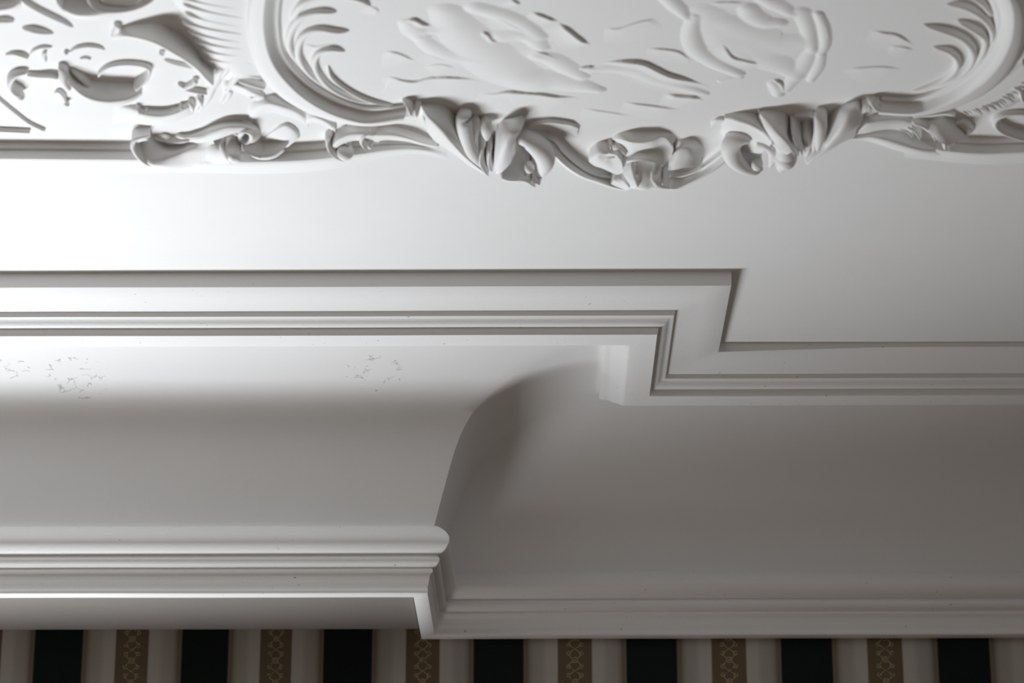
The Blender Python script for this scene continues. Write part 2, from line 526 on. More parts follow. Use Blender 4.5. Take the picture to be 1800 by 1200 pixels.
# ---- thin bead of the inner panel at the far left
def fn(bm):
    ridge(bm, K('C1', [(-60, 660), (0, 718), (100, 800), (200, 875), (320, 932)], 6), 3.2, cap=0.03)
    ridge(bm, K('C1', [(-80, 928), (0, 930), (100, 934), (215, 940)], 8), 3.2, cap=0.02)
o = add('panel_bead', None, fn); tag(o, 'thin angled plaster bead of a ceiling panel, at far left', 'moulding')

# ================================================================== oval cartouche
cart = empty('stucco_cartouche', 1145, 120)
tag(cart, 'large oval white stucco relief with reclining figures and scrolled frame', 'ceiling relief')

# frame, left
def fn(bm):
    a_in = K('C2', [(470, -150), (400, -40), (380, 80), (380, 200), (400, 330), (455, 430), (545, 530), (645, 612), (765, 683), (880, 727), (1000, 748), (1225, 735)], 0)
    a_f0 = K('C2', [(450, -150), (380, -40), (360, 80), (360, 200), (380, 340), (438, 447), (528, 548), (628, 630), (755, 703), (875, 747), (1000, 768), (1240, 752)], 6)
    a_f1 = K('C2', [(430, -150), (362, -40), (343, 80), (343, 205), (365, 348), (424, 460), (514, 562), (615, 645), (745, 722), (870, 766), (1000, 786), (1250, 764)], 7)
    a_g = K('C2', [(412, -150), (345, -40), (325, 80), (327, 208), (350, 356), (410, 472), (500, 577), (602, 660), (736, 738), (865, 782), (1000, 803), (1250, 778)], 9)
    a_m = K('C2', [(380, -150), (310, -40), (290, 80), (290, 210), (315, 360), (370, 480), (462, 590), (570, 685), (710, 765), (855, 815), (1000, 838), (1250, 805)], 17)
    a_c = K('C2', [(350, -150), (280, -40), (258, 80), (256, 210), (282, 360), (338, 482), (430, 595), (545, 695), (690, 782), (850, 842), (1005, 866), (1240, 838)], 23)
    a_c2 = K('C2', [(330, -150), (262, -40), (240, 80), (238, 212), (264, 364), (320, 490), (412, 606), (528, 708), (676, 796), (842, 855), (1005, 878), (1240, 850)], 23)
    a_o = K('C2', [(260, -150), (180, -40), (155, 80), (156, 215), (185, 370), (240, 500), (330, 615), (450, 715), (610, 800), (810, 862), (1000, 886), (1230, 862)], 19)
    a_e = K('C2', [(235, -150), (155, -40), (130, 80), (130, 220), (160, 378), (215, 508), (308, 622), (432, 722), (596, 806), (800, 866), (1000, 888), (1230, 864)], 8)
    loft(bm, [a_in, a_f0, a_f1, a_g, a_m, a_c, a_c2, a_o, a_e], n=90, m=3)
add('frame_moulding', cart, fn)
def fn(bm):
    a_in = K('C7', [(1000, -140), (1110, -40), (1165, 60), (1180, 160), (1150, 280), (1080, 385), (980, 490), (870, 572), (730, 642), (580, 678), (395, 672)], 0)
    a_f0 = K('C7', [(1030, -140), (1140, -40), (1192, 60), (1206, 160), (1178, 285), (1105, 400), (1000, 508), (885, 592), (742, 662), (585, 700), (400, 695)], 6)
    a_f1 = K('C7', [(1055, -140), (1160, -40), (1212, 60), (1226, 160), (1198, 290), (1122, 412), (1015, 522), (896, 606), (750, 676), (588, 714), (405, 708)], 8)
    a_g = K('C7', [(1070, -140), (1172, -40), (1224, 60), (1238, 162), (1210, 295), (1134, 422), (1026, 534), (905, 620), (756, 690), (592, 730), (400, 722)], 9)
    a_m = K('C7', [(1110, -140), (1210, -40), (1258, 60), (1270, 165), (1245, 300), (1172, 440), (1058, 565), (930, 660), (775, 730), (610, 772), (385, 760)], 18)
    a_c = K('C7', [(1170, -140), (1262, -40), (1308, 60), (1318, 165), (1296, 305), (1222, 455), (1105, 585), (965, 680), (800, 755), (620, 796), (375, 785)], 24)
    a_c2 = K('C7', [(1195, -140), (1288, -40), (1332, 60), (1342, 168), (1318, 312), (1240, 465), (1122, 597), (978, 692), (806, 766), (622, 806), (375, 796)], 24)
    a_o = K('C7', [(1260, -140), (1350, -40), (1392, 60), (1400, 175), (1372, 330), (1290, 490), (1165, 620), (1010, 712), (820, 782), (625, 815), (380, 805)], 18)
    a_e = K('C7', [(1280, -140), (1370, -40), (1412, 60), (1420, 178), (1392, 336), (1308, 498), (1180, 628), (1022, 718), (828, 786), (628, 817), (380, 806)], 7)
    loft(bm, [a_in, a_f0, a_f1, a_g, a_m, a_c, a_c2, a_o, a_e], n=90, m=3)
add('frame_moulding', cart, fn)

# pointed leaves that curl from the frame into the panel
def lip(bm, top, Hs, dv, back, n=26):
    """a leaf edge: steep towards the room, sloping back behind"""
    k = len(top)
    z = [math.sin(math.pi * min(max(i / (k - 1), 0.0), 1.0)) ** 0.5 if 0 < i < k - 1 else 0.15 for i in range(k)]
    c0 = [(p[0], p[1], 0) for p in top]
    c1 = [(p[0], p[1] + dv * zi, Hs * zi) for p, zi in zip(top, z)]
    c2 = [(p[0], p[1] + (dv + back * .4) * zi, Hs * .75 * zi) for p, zi in zip(top, z)]
    c3 = [(p[0], p[1] + (dv + back) * zi, 0) for p, zi in zip(top, z)]
    loft(bm, [c0, c1, c2, c3], n=n, m=4)
tips = [  # crop, crest path, half widths, relief
    ('C2', [(830, 378), (740, 362), (650, 385), (610, 450), (630, 530), (710, 625), (850, 700), (1000, 738)], [2, 5, 6, 6, 5, 4, 3], 8),
    ('C2', [(860, 232), (760, 238), (640, 225), (545, 260), (500, 330), (500, 420), (560, 520), (660, 610)], [2, 5, 7, 7, 6, 5, 3], 8),
    ('C2', [(770, 100), (690, 100), (600, 110), (510, 150), (450, 230), (430, 330), (470, 440)], [2, 5, 7, 8, 7, 6, 3], 8),
    ('C2', [(1010, 60), (930, 15), (800, -10), (640, 0), (520, 60), (440, 160)], [2, 4, 6, 8, 8, 5], 8),
    ('C2', [(705, 470), (725, 545), (790, 610), (890, 675), (1010, 725), (1170, 748)], [1.5, 3, 4, 4, 3, 2], 7),
    ('C7', [(690, 190), (830, 235), (960, 290), (1035, 370), (1040, 450), (980, 530), (880, 590), (740, 640)], [2, 5, 7, 7, 6, 5, 3], 10),
    ('C7', [(930, 160), (1040, 225), (1125, 290), (1125, 360), (1090, 430), (1010, 510)], [2, 5, 6, 6, 5, 3], 11),
    ('C7', [(850, 50), (950, 60), (1060, 110), (1150, 190), (1180, 270), (1150, 340)], [2, 4, 6, 7, 6, 3], 10),
    ('C7', [(760, 345), (860, 375), (925, 430), (930, 495), (870, 560), (760, 620), (600, 660)], [2, 5, 6, 6, 5, 4, 2], 9),
    ('C7', [(900, -40), (1000, -20), (1100, 40), (1180, 130)], [3, 5, 6, 4], 9),
]
for c, p, w, h in tips:
    add('curled_leaf', cart, lambda bm, c=c, p=p, w=w, h=h: ridge(bm, K(c, p, [h * (0.55 if i == 0 else 1) * (0.5 if i == len(p) - 1 else 1) for i in range(len(p))]), w, n=40, k=10, cap=0.1))

# fluted fringe outside the frame
def fr_left(bm):
    e = [(1180, -60), (1225, 20), (1270, 90), (1235, 170), (1310, 255), (1375, 335), (1430, 420), (1520, 500), (1600, 560)]
    f = [(1760, -60), (1765, 20), (1765, 100), (1770, 180), (1775, 255), (1785, 330), (1800, 400), (1820, 470), (1850, 540)]
    h0, h1 = [0, 0, 0, 0, 0, 0, 0, 0, 0], [13, 13, 13, 13, 13, 13, 13, 12, 10]
    mid = [((a[0] * .6 + b_[0] * .4), (a[1] * .6 + b_[1] * .4), 12) for a, b_ in zip(e, f)]
    loft(bm, [K('C1', e, h0), K('C1', mid), K('C1', f, h1)], n=60, m=6)
    for x0, y0, x1, y1, w, h in [(1200, -70, 1760, 10, 9, 14), (1235, -10, 1760, 75, 8, 14), (1270, 45, 1760, 140, 9, 14.5), (1290, 110, 1750, 200, 8, 14), (1265, 170, 1740, 250, 9, 15), (1310, 235, 1730, 305, 8, 14.5), (1350, 300, 1740, 350, 8, 14.5), (1400, 365, 1750, 395, 7, 14), (1450, 430, 1770, 435, 7, 13)]:
        ridge(bm, K('C1', [(x0, y0, h * .7), ((x0 + x1) / 2, (y0 + y1) / 2 + 12, h), (x1, y1, h * .9)]), [w * .7, w, w * .8], n=22, k=10)
    for x0, y0, x1, y1, w, h in [(1640, 430, 1500, 610, 8, 11), (1710, 450, 1580, 670, 8, 11), (1570, 480, 1430, 720, 9, 10), (1500, 620, 1390, 800, 7, 8), (1620, 640, 1560, 740, 6, 7)]:
        ridge(bm, K('C1', [(x0, y0, h), ((x0 + x1) / 2 + 15, (y0 + y1) / 2, h), (x1, y1, h * .5)]), [w, w, w * .5], n=20, k=8)
    for x0, y0, x1, y1, w, h in [(20, 400, 190, 470, 8, 13), (40, 520, 250, 560, 8, 13), (60, 580, 270, 640, 7, 12)]:
        ridge(bm, K('C2', [(x0, y0, h * .6), ((x0 + x1) / 2, (y0 + y1) / 2, h), (x1, y1, h)]), w, n=18, k=8)
add('fluted_fringe', cart, fr_left)
def fr_lobes(bm):
    # three drooping leaf lobes under the frame on the left
    top = K('C2', [(150, 740), (215, 690), (300, 665), (400, 690), (480, 715), (560, 770)], 0)
    loft(bm, [top, off(top, 0, 10, [2, 7, 9, 10, 7, 2]), off(top, 1, 20, [2, 10, 15, 15, 12, 3]), off(top, 2, 32, [0, 3, 6, 6, 4, 0])], n=36, m=4)
    top = K('C2', [(545, 790), (610, 775), (690, 800), (760, 850)], 0)
    loft(bm, [top, off(top, 0, 6, [2, 6, 7, 2]), off(top, 0, 15, [3, 12, 13, 4]), off(top, 0, 22, [1, 6, 6, 1])], n=26, m=4)
    top = K('C2', [(-30, 570), (60, 560), (160, 600), (260, 650)], 0)
    loft(bm, [top, off(top, 0, 6, [2, 7, 8, 3]), off(top, 0, 12, [3, 11, 12, 4]), off(top, 0, 22, [1, 3, 3, 1])], n=26, m=4)
    ridge(bm, K('C2', [(160, 700), (190, 690), (215, 670)], 9), 4, n=14, k=8)
add('leaf_fringe', cart, fr_lobes)
def fr_right(bm):
    rr = random.Random(3)
    e0 = K('R', [(940, 330), (1100, 290), (1260, 230), (1420, 150), (1560, 50), (1700, -60), (1850, -190)], 9)
    e1 = K('R', [(1080, 400), (1220, 370), (1370, 330), (1520, 270), (1680, 170), (1830, 60), (1990, -60)], [5, 6, 6, 7, 7, 7, 7])
    e2 = K('R', [(1150, 430), (1280, 410), (1420, 370), (1580, 310), (1740, 210), (1890, 100), (2050, -20)], 0)
    loft(bm, [off(e0, -9, -11, 9), e0, e1, e2], n=40, m=4)
    for i in range(17):
        f = i / 16
        x0 = 950 + f * 820; y0 = 335 - 90 * f - 330 * f * f
        ln = 150 + 70 * f + rr.uniform(-25, 40)
        h = 10 + 1.5 * f + rr.uniform(-1, 1.2); w = rr.uniform(2.6, 4.4)
        ridge(bm, K('R', [(x0, y0, h * .7), (x0 + ln * .5, y0 + 28 + rr.uniform(-8, 8), h), (x0 + ln, y0 + 84 + rr.uniform(-10, 12), h * .45)]), [w * .7, w, w * .6], n=20, k=8)
    top = K('R', [(330, 405), (430, 400), (600, 380), (760, 360), (900, 390)], 0)
    loft(bm, [off(top, 0, -2, 3), off(top, 0, 2, [6, 8, 9, 9, 6]), off(top, 0, 5, [5, 6, 7, 7, 4])], n=24, m=3)
add('fluted_fringe', cart, fr_right)

# ---- left acanthus scroll
def fn(bm):
    # long leaf that turns from the frame end
    c0 = K('A', [(235, 140), (330, 138), (430, 145), (530, 172), (620, 225), (690, 300), (715, 420)], [0, 0, 0, 0, 0, 2, 12])
    cm = K('A', [(262, 165), (330, 215), (420, 275), (520, 355), (610, 440), (690, 540), (760, 650)], [8, 14, 20, 26, 31, 35, 38])
    c1 = K('A', [(275, 200), (335, 300), (435, 395), (545, 505), (640, 610), (750, 725), (890, 850)], [12, 25, 34, 41, 44, 45, 45])
    c2 = K('A', [(285, 290), (345, 400), (450, 510), (575, 610), (700, 715), (830, 830), (980, 940)], [14, 28, 37, 43, 45, 46, 45])
    c3 = K('A', [(280, 345), (335, 465), (432, 590), (570, 678), (710, 780), (860, 895), (1060, 1005)], [12, 26, 34, 38, 40, 41, 38])
    loft(bm, [c0, cm, c1, c2, c3], n=50, m=6)
    ridge(bm, K('A', [(300, 330), (320, 365), (335, 395)], 24), 3, n=12, k=8)
acl = add('acanthus_scroll', cart, fn)
def fn(bm):
    ridge(bm, K('A', [(815, 300), (775, 380), (770, 500), (800, 640), (860, 780), (960, 900)], [10, 26, 36, 42, 46, 44]), [10, 14, 14, 13, 12, 6], n=44, k=20, cap=0.16, prof='tube')
    ridge(bm, K('A', [(900, 330), (905, 450), (880, 600), (900, 760), (960, 870)], [8, 22, 34, 40, 40]), [7, 9, 9, 8, 4], n=36, k=18, cap=0.16, prof='tube')
    ridge(bm, K('A', [(1020, 360), (1030, 480), (1040, 590)], [12, 24, 31]), [9, 11, 10], n=28, k=18, cap=0.35, prof='tube')
    ridge(bm, K('A', [(1010, 650), (965, 760), (960, 860), (1010, 950), (1080, 1000)], [30, 40, 45, 46, 44]), [6, 8, 9, 8, 5], n=30, k=12)
    ridge(bm, K('A', [(1085, 700), (1060, 800), (1065, 900), (1110, 980)], [30, 38, 43, 44]), [5, 6, 6, 5], n=26, k=10)
add('leaf_lobe', acl, fn)
def fn(bm):
    # broad central leaf, lower cup and knob
    c0 = K('B', [(255, 300), (330, 228), (450, 192), (560, 165), (645, 185)], 0)
    c1 = K('B', [(262, 330), (345, 275), (450, 245), (545, 235), (615, 255)], [6, 12, 14, 12, 8])
    c2 = K('B', [(245, 480), (330, 430), (420, 400), (500, 385), (570, 370)], [24, 32, 34, 32, 26])
    c3 = K('B', [(235, 640), (300, 610), (370, 570), (440, 530), (520, 450)], [36, 44, 46, 42, 32])
    c4 = K('B', [(215, 830), (270, 800), (340, 750), (410, 690), (480, 570)], [42, 47, 49, 46, 40])
    c5 = K('B', [(240, 950), (300, 930), (360, 880), (430, 800), (500, 660)], [44, 47, 47, 44, 38])
    loft(bm, [c0, c1, c2, c3, c4, c5], n=40, m=6)
    # hollow of the curl
    d0 = K('B', [(330, 700), (430, 620), (500, 600), (580, 680), (640, 770)], [20, 14, 10, 12, 18])
    d1 = K('B', [(300, 840), (400, 800), (500, 790), (560, 830), (620, 860)], [34, 28, 24, 26, 32])
    d2 = K('B', [(300, 960), (380, 950), (480, 940), (560, 940), (630, 950)], [47, 46, 44, 43, 42])
    d3 = K('B', [(320, 1010), (400, 1032), (500, 1035), (580, 1020), (650, 1005)], [56, 59, 59, 56, 50])
    d4 = K('B', [(310, 1020), (450, 1055), (600, 1065), (700, 1095), (760, 1120)], [48, 52, 52, 52, 50])
    loft(bm, [d0, d1, d2, d3, d4], n=36, m=5)
add('broad_leaf', acl, fn)
def fn(bm):
    ridge(bm, K('B', [(520, 540), (640, 600), (760, 680), (850, 780), (890, 890), (850, 990)], [28, 38, 44, 48, 50, 48]), [13, 17, 19, 20, 18, 10], n=44, k=22, cap=0.12, prof='tube')
    dome(bm, 840 + 680 / 7.5, 180 + 935 / 7.5, 52, 9, 11, 11)
    ridge(bm, K('B', [(700, 1050), (770, 1070), (830, 1100)], [50, 52, 52]), [6, 7, 5], n=16, k=10)
    ridge(bm, K('B', [(760, 960), (820, 1000), (850, 1030)], [40, 44, 46]), [4, 5, 4], n=14, k=8)
add('curl', acl, fn)
def fn(bm):
    t = K('B', [(560, 360), (620, 300), (720, 245), (850, 215), (960, 207), (1100, 222), (1230, 248), (1325, 290)], 0)
    loft(bm, [t, off(t, 0, 6.5, [6, 6, 6, 6.5, 6.5, 6.5, 6.5, 4]), off(t, -.5, 10, [9, 9, 8, 8, 8, 8, 7, 4]), off(t, -2, 17, [10, 9, 8, 7, 6, 6, 5, 3]), off(t, -3, 21, [3, 3, 3, 3, 2, 1, 1, 0])], n=44, m=4)
add('tendril', acl, fn)
def ribbon(bm, t0, r1, r2, far):
    n = len(t0)
    mid = [tuple((a + b_) / 2 for a, b_ in zip(p, q)) for p, q in zip(t0, r1)]
    mid = [(p[0], p[1], p[2] * 0.45) for p in mid]
    r1b = off(r1, -.3, 2.2, None, 0.3)
    r1c = off(r1, -.6, 3.6, None, -0.6)
    r2a = off(r2, 0, -1.0, None, 0)
    loft(bm, [t0, mid, r1, r1b, r1c, r2a, off(r2, -.3, 1.2), far], n=54, m=3)
def fn(bm):
    t0 = K('B', [(720, 350), (860, 345), (1000, 385), (1120, 470), (1220, 590), (1330, 720), (1450, 810), (1600, 880), (1800, 915), (1960, 930)], 0)
    r1 = K('B', [(700, 380), (850, 430), (1000, 500), (1090, 610), (1200, 730), (1350, 850), (1480, 925), (1620, 970), (1780, 985), (1850, 985)], [10, 12, 13, 14, 14, 13, 12, 12, 12, 12])
    r2 = K('B', [(600, 450), (750, 490), (900, 575), (1000, 670), (1110, 790), (1250, 900), (1400, 985), (1560, 1040), (1760, 1110), (1960, 1155)], [16, 20, 22, 23, 24, 24, 23, 23, 24, 25])
    far = K('B', [(590, 470), (740, 515), (880, 600), (980, 695), (1090, 815), (1230, 925), (1390, 1008), (1550, 1062), (1750, 1130), (1950, 1172)], [8, 10, 12, 12, 12, 12, 12, 12, 12, 12])
    ribbon(bm, t0, r1, r2, far)
add('ribbon_moulding', cart, fn)
def fn(bm):
    t0 = K('S', [(1120, 660), (1300, 650), (1450, 620), (1560, 560), (1700, 440), (1830, 330), (1960, 250), (2120, 200)], 0)
    r1 = K('S', [(1120, 745), (1300, 750), (1430, 720), (1560, 665), (1720, 560), (1880, 440), (2040, 350), (2260, 290)], [12, 12, 12, 12, 12, 12, 11, 8])
    r2 = K('S', [(1120, 900), (1260, 910), (1400, 850), (1580, 760), (1760, 655), (1940, 520), (2130, 420), (2330, 350)], [28, 27, 25, 23, 22, 21, 19, 14])
    far = K('S', [(1120, 930), (1265, 930), (1410, 868), (1595, 778), (1780, 672), (1960, 536), (2150, 436), (2350, 366)], [12, 12, 12, 12, 12, 12, 10, 6])
    ribbon(bm, t0, r1, r2, far)
add('ribbon_moulding', cart, fn)

# ---- scallop shell at the foot of the oval
def fn(bm):
    c0 = K('S', [(410, 245), (490, 182), (600, 150), (720, 143), (860, 142), (1000, 145), (1130, 160), (1230, 195), (1265, 260)], 0)
    c1 = K('S', [(415, 255), (520, 255), (640, 278), (740, 290), (840, 290), (930, 268), (1030, 225), (1130, 232), (1215, 330)], [2, 10, 17, 19, 19, 17, 11, 9, 10])
    c1b = K('S', [(440, 275), (540, 285), (650, 310), (750, 320), (850, 318), (940, 298), (1040, 262), (1135, 280), (1225, 370)], [4, 12, 19, 21, 21, 19, 13, 11, 12])
    c2 = K('S', [(530, 350), (600, 370), (680, 385), (760, 390), (850, 385), (940, 370), (1040, 360), (1130, 380), (1225, 410)], [8, 13, 17, 18, 18, 17, 14, 13, 14])
    c3 = K('S', [(600, 480), (650, 470), (710, 455), (780, 445), (860, 440), (940, 440), (1020, 455), (1100, 490), (1180, 520)], [17, 19, 20, 20, 20, 20, 20, 20, 20])
    c4 = K('S', [(610, 550), (660, 535), (720, 522), (790, 516), (860, 516), (930, 525), (1000, 545), (1060, 580), (1120, 620)], [27, 29, 30, 31, 31, 31, 30, 29, 28])
    c5 = K('S', [(610, 580), (660, 565), (720, 552), (790, 546), (860, 546), (930, 555), (1000, 575), (1055, 608), (1110, 645)], [28, 31, 33, 34, 34, 34, 33, 31, 28])
    loft(bm, [c0, c1, c1b, c2, c3, c4, c5], n=64, m=5)
shell = add('scallop_shell', cart, fn)
def fn(bm):
    top = K('S', [(150, 380), (200, 338), (260, 308), (330, 294), (385, 300)], 0)
    cr = K('S', [(140, 400), (200, 388), (260, 392), (320, 412), (390, 438)], [3, 8, 12, 15, 17])
    m1 = K('S', [(110, 500), (200, 470), (290, 470), (380, 480), (470, 470)], [10, 16, 17, 18, 20])
    m2 = K('S', [(120, 560), (230, 560), (330, 570), (430, 580), (540, 560)], [14, 20, 22, 22, 24])
    m3 = K('S', [(190, 615), (290, 645), (390, 690), (480, 725), (570, 700)], [14, 18, 22, 26, 28])
    loft(bm, [top, cr, m1, m2, m3], n=40, m=5)
    for a, b_, c in [((130, 530), (260, 470), (400, 450)), ((210, 600), (340, 540), (480, 500)), ((330, 650), (440, 590), (560, 560)), ((440, 700), (520, 650), (600, 610))]:
        ridge(bm, K('S', [a + (17,), b_ + (22,), c + (22,)]), [4, 6, 4], n=20, k=8)
    ridge(bm, K('S', [(395, 300), (395, 360), (410, 420)], [4, 14, 18]), 3.5, n=14, k=8)
    ridge(bm, K('S', [(420, 420), (500, 395), (560, 430), (610, 500)], [16, 17, 19, 22]), [3, 5, 5, 4], n=22, k=8)
add('shell_lobe', shell, fn)
def fn(bm):
    top = K('S', [(1215, 330), (1280, 262), (1400, 250), (1500, 266), (1580, 320), (1635, 405), (1610, 490)], 0)
    cr = K('S', [(1240, 410), (1310, 350), (1400, 322), (1480, 334), (1550, 385), (1600, 450), (1600, 510)], [9, 10, 9, 8.5, 8, 5, 2])
    m0 = K('S', [(1215, 455), (1290, 400), (1385, 370), (1465, 382), (1530, 432), (1580, 490), (1595, 530)], [16, 17, 16, 15, 13, 8, 3])
    m1 = K('S', [(1190, 510), (1275, 470), (1375, 445), (1455, 455), (1520, 492), (1568, 535), (1590, 552)], [21, 23, 22, 21, 17, 11, 4])
    m2 = K('S', [(1165, 590), (1250, 565), (1350, 545), (1430, 545), (1500, 560), (1555, 580), (1585, 585)], [28, 29, 28, 26, 21, 13, 5])
    m3 = K('S', [(1145, 670), (1235, 665), (1335, 645), (1420, 630), (1490, 618), (1545, 612), (1580, 608)], [33, 35, 34, 30, 24, 15, 5])
    loft(bm, [top, cr, m0, m1, m2, m3], n=44, m=5)
add('shell_lobe', shell, fn)
def fn(bm):
    # fluted base below the arched rim
    c0 = K('S', [(560, 720), (640, 650), (720, 600), (850, 580), (980, 595), (1070, 650), (1150, 740)], [24, 24, 24, 24, 24, 24, 24])
    c1 = K('S', [(590, 770), (660, 720), (740, 690), (850, 680), (960, 690), (1060, 730), (1150, 790)], [30, 32, 34, 35, 34, 33, 30])
    c2 = K('S', [(640, 840), (690, 820), (750, 810), (850, 810), (950, 810), (1060, 820), (1160, 850)], [38, 44, 46, 47, 46, 45, 38])
    c3 = K('S', [(660, 890), (710, 895), (760, 905), (850, 915), (940, 905), (1060, 905), (1170, 910)], [42, 50, 53, 55, 53, 52, 44])
    c4 = K('S', [(650, 910), (710, 915), (770, 925), (850, 935), (930, 925), (1060, 925), (1180, 930)], [36, 44, 47, 49, 47, 46, 38])
    loft(bm, [c0, c1, c2, c3, c4], n=44, m=5)
    ridge(bm, K('S', [(735, 680), (725, 780), (745, 880), (780, 920)], [33, 46, 55, 56]), [5, 10, 12, 8], n=28, k=14)
    ridge(bm, K('S', [(985, 680), (975, 770), (990, 860), (1040, 915)], [33, 45, 55, 56]), [6, 11, 13, 9], n=28, k=14)
    ridge(bm, K('S', [(1085, 740), (1090, 830), (1090, 890)], [34, 46, 52]), [4, 6, 6], n=20, k=10)
    # bright wing beside it
    w0 = K('S', [(470, 745), (540, 790), (600, 850), (660, 915)], [16, 24, 32, 38])
    w1 = K('S', [(440, 800), (500, 850), (560, 895), (620, 930)], [22, 27, 30, 32])
    w2 = K('S', [(400, 850), (460, 885), (530, 915), (600, 938)], [22, 23, 23, 23])
    loft(bm, [w0, w1, w2], n=24, m=5)
add('shell_foot', shell, fn)

# ---- right acanthus scroll
def fn(bm):
    c0 = K('D', [(230, 292), (350, 264), (500, 258), (640, 284), (700, 340)], 0)
    c1 = K('D', [(245, 318), (390, 372), (545, 415), (700, 490), (820, 600)], [4, 14, 21, 28, 36])
    c2 = K('D', [(240, 345), (380, 410), (540, 465), (690, 560), (800, 680)], [6, 14, 20, 27, 36])
    c3 = K('D', [(225, 420), (350, 520), (500, 570), (640, 640), (740, 730)], [4, 12, 18, 26, 36])
    c4 = K('D', [(180, 500), (300, 640), (430, 720), (560, 760), (680, 780)], [0, 8, 16, 26, 36])
    loft(bm, [c0, c1, c2, c3, c4], n=44, m=5)
    t = K('D', [(70, 368), (130, 332), (200, 318), (262, 330)], 0)
    loft(bm, [t, off(t, 0, 5, [2, 5, 5, 3]), off(t, 0, 9, [1, 4, 4, 3]), off(t, 0, 14, 0)], n=20, m=3)
acr = add('acanthus_scroll', cart, fn)
def fn(bm):
    # upright leaf with deep face
    c0 = K('D', [(650, 235), (760, 228), (880, 240), (980, 275), (1045, 335), (1060, 420)], [0, 0, 0, 0, 0, 6])
    cm = K('D', [(660, 262), (760, 300), (860, 355), (940, 420), (1000, 480), (1040, 560)], [6, 11, 17, 22, 26, 28])
    c1 = K('D', [(672, 285), (760, 375), (860, 475), (960, 570), (1040, 650), (1090, 720)], [9, 20, 33, 42, 46, 48])
    c2 = K('D', [(670, 340), (750, 450), (840, 550), (930, 650), (1000, 730), (1050, 770)], [12, 26, 38, 46, 50, 52])
    c3 = K('D', [(650, 330), (715, 460), (800, 570), (870, 670), (930, 750), (980, 800)], [8, 22, 34, 44, 48, 50])
    loft(bm, [c0, cm, c1, c2, c3], n=44, m=6)
    ridge(bm, K('D', [(1075, 570), (1130, 680), (1190, 780), (1200, 850)], [40, 46, 50, 50]), [4, 5, 5, 3], n=24, k=8)
    ridge(bm, K('D', [(1060, 740), (1120, 770), (1165, 830)], [46, 50, 50]), [4, 4, 3], n=16, k=8)
add('broad_leaf', acr, fn)
def fn(bm):
    dome(bm, 1240 + 1000 / 7.06, 160 + 975 / 7.06, 64, 21, 26, 25)
    ridge(bm, K('D', [(840, 660), (930, 740), (990, 830), (1000, 930), (930, 1020)], [38, 46, 54, 60, 60]), [8, 13, 17, 18, 12], n=34, k=20, prof='tube')
    ridge(bm, K('D', [(560, 640), (420, 690), (320, 800), (350, 930), (470, 1020), (600, 1050), (680, 1010), (655, 930)], [26, 34, 42, 48, 52, 52, 44, 34]), [12, 16, 18, 17, 14, 11, 8, 5], n=64, k=24, cap=0.08, capend=0.25, prof='tube')
    ridge(bm, K('D', [(640, 720), (760, 740), (830, 800), (830, 900), (800, 960)], [34, 40, 44, 46, 46]), [10, 10, 9, 8, 5], n=34, k=18, prof='tube')
    dome(bm, 1240 + 640 / 7.06, 160 + 985 / 7.06, 50, 11, 14, 12)
add('curl', acr, fn)
def fn(bm):
    ridge(bm, K('E', [(400, 345), (400, 480), (400, 620), (380, 760), (350, 880)], [9, 24, 36, 44, 46]), [8, 11, 11, 10, 6], n=40, k=20, cap=0.16, prof='tube')
    ridge(bm, K('E', [(320, 400), (345, 520), (345, 650), (320, 790), (300, 900)], [8, 20, 32, 42, 46]), [5, 5.5, 5.5, 5.5, 4], n=34, k=16, cap=0.14, prof='tube')
    c0 = K('E', [(595, 310), (680, 255), (780, 215), (870, 190), (950, 210)], 0)
    c1 = K('E', [(590, 420), (680, 370), (780, 330), (870, 310), (945, 320)], [14, 19, 20, 18, 11])
    c2 = K('E', [(560, 560), (650, 510), (740, 470), (840, 450), (950, 430)], [28, 33, 33, 28, 18])
    c3 = K('E', [(510, 700), (580, 660), (670, 620), (780, 580), (920, 530)], [38, 42, 42, 36, 24])
    c4 = K('E', [(440, 830), (520, 780), (620, 720), (730, 660), (870, 590)], [42, 44, 42, 36, 26])
    c5 = K('E', [(390, 930), (490, 870), (600, 800), (720, 735), (840, 690)], [38, 38, 34, 28, 20])
    loft(bm, [c0, c1, c2, c3, c4, c5], n=44, m=5)
    ridge(bm, K('E', [(700, 745), (560, 815), (430, 905), (300, 990), (170, 1085)], [30, 36, 40, 43, 46]), [6, 9, 10, 9, 5], n=40, k=14)
    ridge(bm, K('E', [(40, 425), (150, 418), (260, 420), (330, 445)], [6, 9, 10, 9]), 4, n=20, k=8)
    ridge(bm, K('E', [(150, 700), (220, 760), (240, 860), (200, 980)], [28, 34, 38, 42]), [10, 12, 11, 8], n=28, k=12)
add('leaf_lobe', acr, fn)
